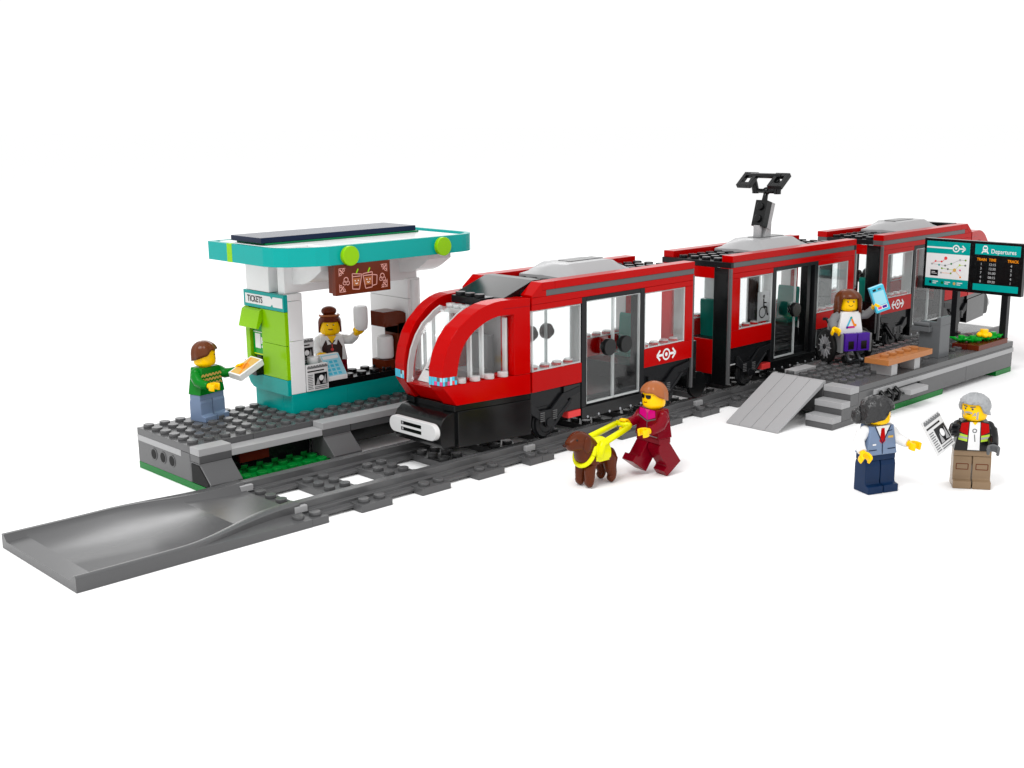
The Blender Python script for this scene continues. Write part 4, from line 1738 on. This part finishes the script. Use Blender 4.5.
t, W, hr, hl = person((24.75, -20.25, 0.004), R(-22), 'toy figure with black hair in a bun, blue grey waistcoat, red tie and navy trousers', 'sandblue', 'white', 'darkblue', 'darkblue', R(5), R(34),
                      head=R(60), face=cond_face, spreadL=R(24), outR=R(26))
b = build_hair(t, short_low(4.5, 4.0, 3.7), 'hairblack', R(60), curl=0.13, ridge=0.03, nr=13, top=5.12, R0=0.8, back=0.14)
b.ball((0.98*math.sin(R(60+180)), -0.98*math.cos(R(60+180)), 4.02), (0.4, 0.4, 0.44), 'hairblack')
rnd = random.Random(2)
b.v[-222:] = [tuple(Vector(v)+Vector([rnd.uniform(-.035, .035) for _ in range(3)])) for v in b.v[-222:]]
b.build('hair', t, local=True, bevel=0)
d = front(t)
d.poly([(-0.45, 1.57), (0, 0.72), (0.45, 1.57)], 'white').poly([(-0.1, 1.45), (0.1, 1.45), (0.19, 0.75), (0, 0.58), (-0.19, 0.75)], 'coral' if 0 else 'red', 2)
d.line([(-0.5, 1.57), (-0.15, 0.9), (0, 0.62)], 0.05, 'navy', 3).line([(0.5, 1.57), (.15, .9), (0, .62), (0.02, 0.05)], 0.05, 'navy', 3)
d.line([(-.85, .3), (-.35, .3)], .05, 'navy', 2).line([(.35, .3), (.85, .3)], .05, 'navy', 2)
d.rect(-0.62, -0.4, 0.55, 0.63, 'white', 2).rect(0.35, 0.68, 0.88, 1.0, 'gold', 2)
d.line([(0.25, 1.25), (0.6, 1.3)], .04, 'navy', 2)
d.build('waistcoat_print', t, local=True)

# old man with newspaper


def old_face(m, h):
    face_poly(m, [(-0.5, 3.76), (0.5, 3.76), (0.52, 4.2), (0.3, 4.12), (0.2, 3.95), (-0.2, 3.95), (-0.3, 4.12), (-0.52, 4.2)], 'hairgrey', h, 1)
    for s in (-1, 1):
        fdisc(m, s*0.2, 4.33, 0.06, 'black', h, 2)
        fdisc(m, s*0.2+0.02, 4.35, 0.02, 'white', h, 3)
        fline(m, [(s*0.34, 4.46), (s*0.08, 4.42)], 0.06, 'bgrey', h, 2)
    fline(m, [(-0.2, 4.1), (0, 4.14), (0.2, 4.1)], 0.09, 'hairgrey', h, 2)
    fline(m, [(-0.1, 4.03), (0.1, 4.04)], 0.04, 'darkbrown', h, 3)


t, W, hr, hl = person((29.0, -23.5, 0.004), R(-56), 'toy figure with grey curly hair and beard in a black jacket and tan trousers reading', 'black', 'black', 'darktan', 'darktan', R(65), R(25),
                      head=R(-36), face=old_face, hand='dblack', handL='bgrey', spreadR=R(10), twR=R(90))
b = build_hair(t, short_low(4.58, 4.1, 3.8), 'hairgrey', R(-36), curl=0.13, ridge=0.02, nr=15, top=5.08, R0=0.76)
b.build('hair', t, local=True, bevel=0)
d = front(t)
d.poly([(-0.26, 1.57), (0.26, 1.57), (0.3, 0.05), (-0.3, 0.05)], 'white').poly([(-0.14, 1.57), (0, 1.4), (0.14, 1.57)], 'yellow', 2)
d.ring(0, 1.1, 0.12, 0.07, 'bgrey', 2).line([(0, .9), (0.05, .5)], 0.05, 'bgrey', 2)
for s in (-1, 1):
    d.poly([(s*0.3, 1.57), (s*0.68, 1.5), (s*0.74, 1.05), (s*0.34, 0.85)], 'red', 3)
    d.poly([(s*0.34, 0.84), (s*0.76, 0.95), (s*0.8, 0.6), (s*0.34, 0.5)], 'hivis', 3)
    d.poly([(s*0.34, 0.74), (s*0.78, 0.82), (s*0.78, 0.72), (s*0.34, 0.63)], 'lgrey', 4)
d.build('jacket_print', t, local=True)
d = Decal((0, -0.465, 0), (1, 0, 0), (0, 0, 1))
for s in (-1, 1):
    d.line([(s*0.2, 1.3), (s*.2, 1.0), (s*.8, 1.0), (s*.8, 1.3), (s*.2, 1.3)], 0.04, 'brown', 1)
d.build('pocket_print', t, local=True)
p = W @ hr[0]
b = MB()
b.box(0, 1.9, -0.06, 0.06, 0, 1.9, 'paper')
nw = b.build('newspaper')
tag(nw, 'grey printed newspaper page held out by the bearded figure', 'newspaper')
d = Decal((0, -0.064, 0), (1, 0, 0), (0, 0, 1))
news_print(d, 1.9, 1.9)
d.build('news_print', nw, local=True)
vd = (Vector(r2)*(937-512)/FPX-Vector(u2)*(438-384)/FPX+fw).normalized()   # line of sight to the page
vr = vd.cross(Vector(u2)).normalized()
vu = vr.cross(vd)
dn = (vr*0.447-vu*0.894+vd*0.16).normalized()   # the page runs down to the right
er = vr*0.42+vu*0.36+vd*0.83
er = (er-dn*er.dot(dn)).normalized()
ez = -dn
ey = ez.cross(er)
nw.matrix_world = Matrix(((er.x, ey.x, ez.x, 0), (er.y, ey.y, ez.y, 0), (er.z, ey.z, ez.z, 0), (0, 0, 0, 1)))
nw.location = p-er*1.75-ez*0.85-vr*0.5
# woman in wheelchair
WC = (43.3, -7.2, 2.6)
WR = R(-28)
wc = thing('wheelchair', 'grey wheelchair with black tyred silver wheels on the right platform', 'wheelchair', WC, WR)
for s in (-1, 1):
    b = MB()
    b.lathe([(0.6, -0.11), (0.92, -0.14), (1.16, -0.13), (1.2, 0), (1.16, 0.13), (0.92, 0.14), (0.6, 0.11)], (s*1.42, 0.25, 1.03), 'rubber_and_shade', 32, 'x')
    wh = b.build('wheel', wc, local=True, bevel=0)
    b = MB()
    b.cyl((s*1.42-0.12, 0.25, 1.03), 0.95, 0.24, 'silver', 'x', 32)
    for k in range(12):
        a = 2*math.pi*k/12
        b.tube([(s*1.56, 0.25+0.15*math.cos(a), 1.03+.15*math.sin(a)), (s*1.56, .25+.88*math.cos(a), 1.03+.88*math.sin(a))], 0.035, 'lgrey', 6)
    b.cyl((s*1.42-0.2, 0.25, 1.03), 0.2, 0.4, 'dblack', 'x')
    b.build('rim', wh, local=True)
    b = MB()
    b.cyl((s*0.7-.1, -1.0, 0.28), 0.28, 0.2, 'rubber_and_shade', 'x')
    b.build('castor', wc, local=True)
b = MB()
b.box(-1.08, 1.08, -0.5, 0.75, 0.75, 1.15, 'midgrey')
b.box(-1.2, -1.0, -1.3, 0.75, 0.78, 2.1, 'midgrey')
b.box(1.0, 1.2, -1.3, 0.75, 0.78, 2.1, 'midgrey')
b.box(-1.1, 1.1, 0.6, 0.8, 0.75, 2.9, 'midgrey')
b.build('chair_frame', wc, local=True)
b = MB()
for s in (-1, 1):
    b.tube([(s*1.0, 0.75, 2.6), (s*1.05, 1.0, 2.85), (s*1.1, 1.35, 2.8)], 0.12, 'dblack', 10)
b.build('push_handle', wc, local=True)
b = MB()
b.tube([(-0.45, -0.5, 0.9), (-0.45, -1.15, 0.3), (-0.45, -1.45, 0.3)], 0.09, 'silver', 10)
b.tube([(0.45, -0.5, 0.9), (0.45, -1.15, 0.3), (0.45, -1.45, 0.3)], 0.09, 'silver', 10)
b.box(-0.8, 0.8, -1.65, -1.3, 0.18, 0.28, 'dblack')
b.build('footrest', wc, local=True)
t, W, hr, hl = person((WC[0], WC[1], WC[2]-0.08), WR, 'toy figure with long brown hair, white print top and purple legs seated in the wheelchair', 'white', 'midgrey', 'purple', 'purple', R(12), R(92),
                      legR=R(90), legL=R(90), head=R(-14), face=lambda m, h: std_face(m, h, smile=0.05), spreadL=R(28), twL=R(40), outR=R(36))


def long_low(a):
    c = math.cos(a)
    if c > 0.72:
        return 4.56
    if c > 0.5:
        return 4.56-(0.72-c)/0.22*0.85
    return 3.45+0.08*math.sin(a*7)


b = build_hair(t, long_low, 'hairbrown', R(-14), ridge=0.07, nr=6, top=5.14, R0=0.88, back=0.12)
b.build('hair', t, local=True, bevel=0)
d = front(t)
d.line([(-0.3, 0.5), (0.0, 1.15)], 0.14, 'azure').line([(0.0, 1.15), (0.3, 0.55)], 0.14, 'orange', 2).line([(-0.32, 0.48), (0.3, 0.5)], 0.14, 'magenta', 3)
d.disc(0.34, 0.62, 0.1, 'orange', 4).disc(-0.3, .48, .09, 'purple', 4).disc(0.0, 1.15, .09, 'teal', 4)
d.build('top_print', t, local=True)
d = Decal((0, -1.453, 0), (1, 0, 0), (0, 0, 1))
for s in (-1, 1):
    d.rect(s*0.5-0.22, s*0.5+0.22, 1.12, 1.7, 'black')  # flat black patches paint the shade inside the leg sockets
d.build('leg_hole_shade', t, local=True)
p = W @ hl[0]
b = MB()
b.box(-0.55, 0.55, -0.2, 0.2, -1.0, 1.0, 'azure')
tb = b.build('tablet')
tag(tb, 'light blue tablet held up by the figure in the wheelchair', 'tablet')
d = Decal((-0.55, -0.203, -1.0), (1, 0, 0), (0, 0, 1))
d.rect(0.12, 0.98, 0.55, 1.6, 'skyblue').rect(0.15, 0.95, 0.2, 0.5, 'white').rect(0.2, 0.5, 0.25, 0.45, 'pink', 2).rect(0.55, 0.9, .25, .45, 'purple', 2).rect(.2, .45, 1.68, 1.85, 'dblack').rect(.6, .85, 1.7, 1.82, 'bgrey')
d.build('tablet_print', tb, local=True)
tb.location = p+Vector((0.05, -0.15, 0.4))
tb.scale = (0.92, 1, 0.92)
tb.rotation_euler = (0, R(-20), R(-42))

# ------------------------------------------------------------------ guide dog
DG = (15.0, -8.95, 0.004)
dg = thing('dog', 'brown toy guide dog in a bright yellow harness leading the walker', 'dog', DG, R(-93))
# local: facing -y
vs = [(0, 0.85, 1.7), (0, 0.3, 1.75), (0, -0.45, 1.78), (0, -0.75, 2.1), (0, -0.98, 2.62), (0, -1.3, 2.66), (0, -1.8, 2.5), (0, -2.0, 2.46),
      (-0.32, -0.62, 1.25), (-0.36, -0.68, 0.7), (-0.36, -0.7, 0.24), (-0.36, -0.9, 0.17),
      (0.32, -0.62, 1.25), (0.36, -0.68, 0.7), (0.36, -0.7, 0.24), (0.36, -0.9, 0.17),
      (-0.36, 0.9, 1.3), (-0.4, 0.8, 0.9), (-0.4, 1.02, 0.52), (-0.4, 0.95, 0.24), (-0.4, 0.72, 0.17),
      (0.36, 0.9, 1.3), (0.4, 0.8, 0.9), (0.4, 1.02, 0.52), (0.4, 0.95, 0.24), (0.4, 0.72, 0.17),
      (0, 1.25, 1.65), (0, 1.42, 1.2), (0, 1.48, 0.9)]
es = [(0, 1), (1, 2), (2, 3), (3, 4), (4, 5), (5, 6), (6, 7), (2, 8), (8, 9), (9, 10), (10, 11), (2, 12), (12, 13), (13, 14), (14, 15),
      (0, 16), (16, 17), (17, 18), (18, 19), (19, 20), (0, 21), (21, 22), (22, 23), (23, 24), (24, 25), (0, 26), (26, 27), (27, 28)]
rad = [0.58, 0.6, 0.7, 0.66, 0.66, 0.62, 0.36, 0.3] + [0.4, 0.33, 0.3, 0.27]*2 + [0.44, 0.38, 0.3, 0.27, 0.25]*2 + [0.22, 0.17, 0.12]
me = bpy.data.meshes.new('dog_body')
me.from_pydata(vs, es, [])
me.materials.append(M['dogbrown'])
body = bpy.data.objects.new('body', me)
COL.objects.link(body)
body.parent = dg
sk = body.modifiers.new('skin', 'SKIN')
sk.use_smooth_shade = True
for i, r_ in enumerate(rad):
    me.skin_vertices[0].data[i].radius = (r_, r_)
me.skin_vertices[0].data[0].use_root = True
sb = body.modifiers.new('sub', 'SUBSURF')
sb.levels = sb.render_levels = 2
b = MB()
for s in (-1, 1):
    b.ball((s*0.56, -1.0, 2.5), (0.14, 0.3, 0.48), 'dogbrown', 14, 10)
b.build('ear', dg, local=True, bevel=0)
b = MB()
for s in (-1, 1):
    b.ball((s*0.34, -1.6, 2.8), 0.065, 'black', 10, 8)
b.ball((0, -2.2, 2.55), (0.13, 0.09, 0.1), 'darkbrown', 12, 8)
b.build('face', dg, local=True, bevel=0)
hb = MB()
ringp = []
for i in range(21):
    a = R(-205+230*i/20)
    ringp.append((a,))
# saddle over the back, chest strap and rigid handle
n1, n2 = 14, 2
sec = [(0.74*math.cos(R(-30+240*i/n1)), 1.8+0.8*math.sin(R(-30+240*i/n1))) for i in range(n1+1)]
hb.prism(sec+[(x*0.86, 1.8+(z-1.8)*0.86) for x, z in sec][::-1], 'y', -0.5, 0.6, 'neon', True)
har = hb.build('harness', dg, local=True)
har.data.set_sharp_from_angle(angle=R(40))
hb = MB()
st = []
for i in range(25):
    a = 2*math.pi*i/24
    st.append((0.66*math.cos(a), -0.72+0.36*math.sin(a), 1.85+0.6*math.sin(a)))
for k in range(24):
    p0, p1 = Vector(st[k]), Vector(st[k+1])
hb.tube(st, 0.13, 'neon', 10)
hb.build('chest_strap', har, local=True, bevel=0)
hb = MB()
# handle: target is the walker's hand, expressed in the dog's frame
Wd = Matrix.Translation(DG) @ Matrix.Rotation(R(-93), 4, 'Z')
hd = Wd.inverted() @ HH
for s in (-1, 1):
    hb.tube([(s*0.66, -0.3, 1.7), (s*0.66, 0.0, 2.4), (hd.x+s*0.5, hd.y-0.15, hd.z-.05)], [0.26, 0.2, 0.17], 'neon', 10)
hb.tube([(hd.x-0.5, hd.y-.03, hd.z), (hd.x+0.5, hd.y-.03, hd.z)], 0.17, 'neon', 12)
hb.build('handle', har, local=True, bevel=0)
d = Decal((0.0, 0, 0), (0, 1, 0), (0, 0, 1))
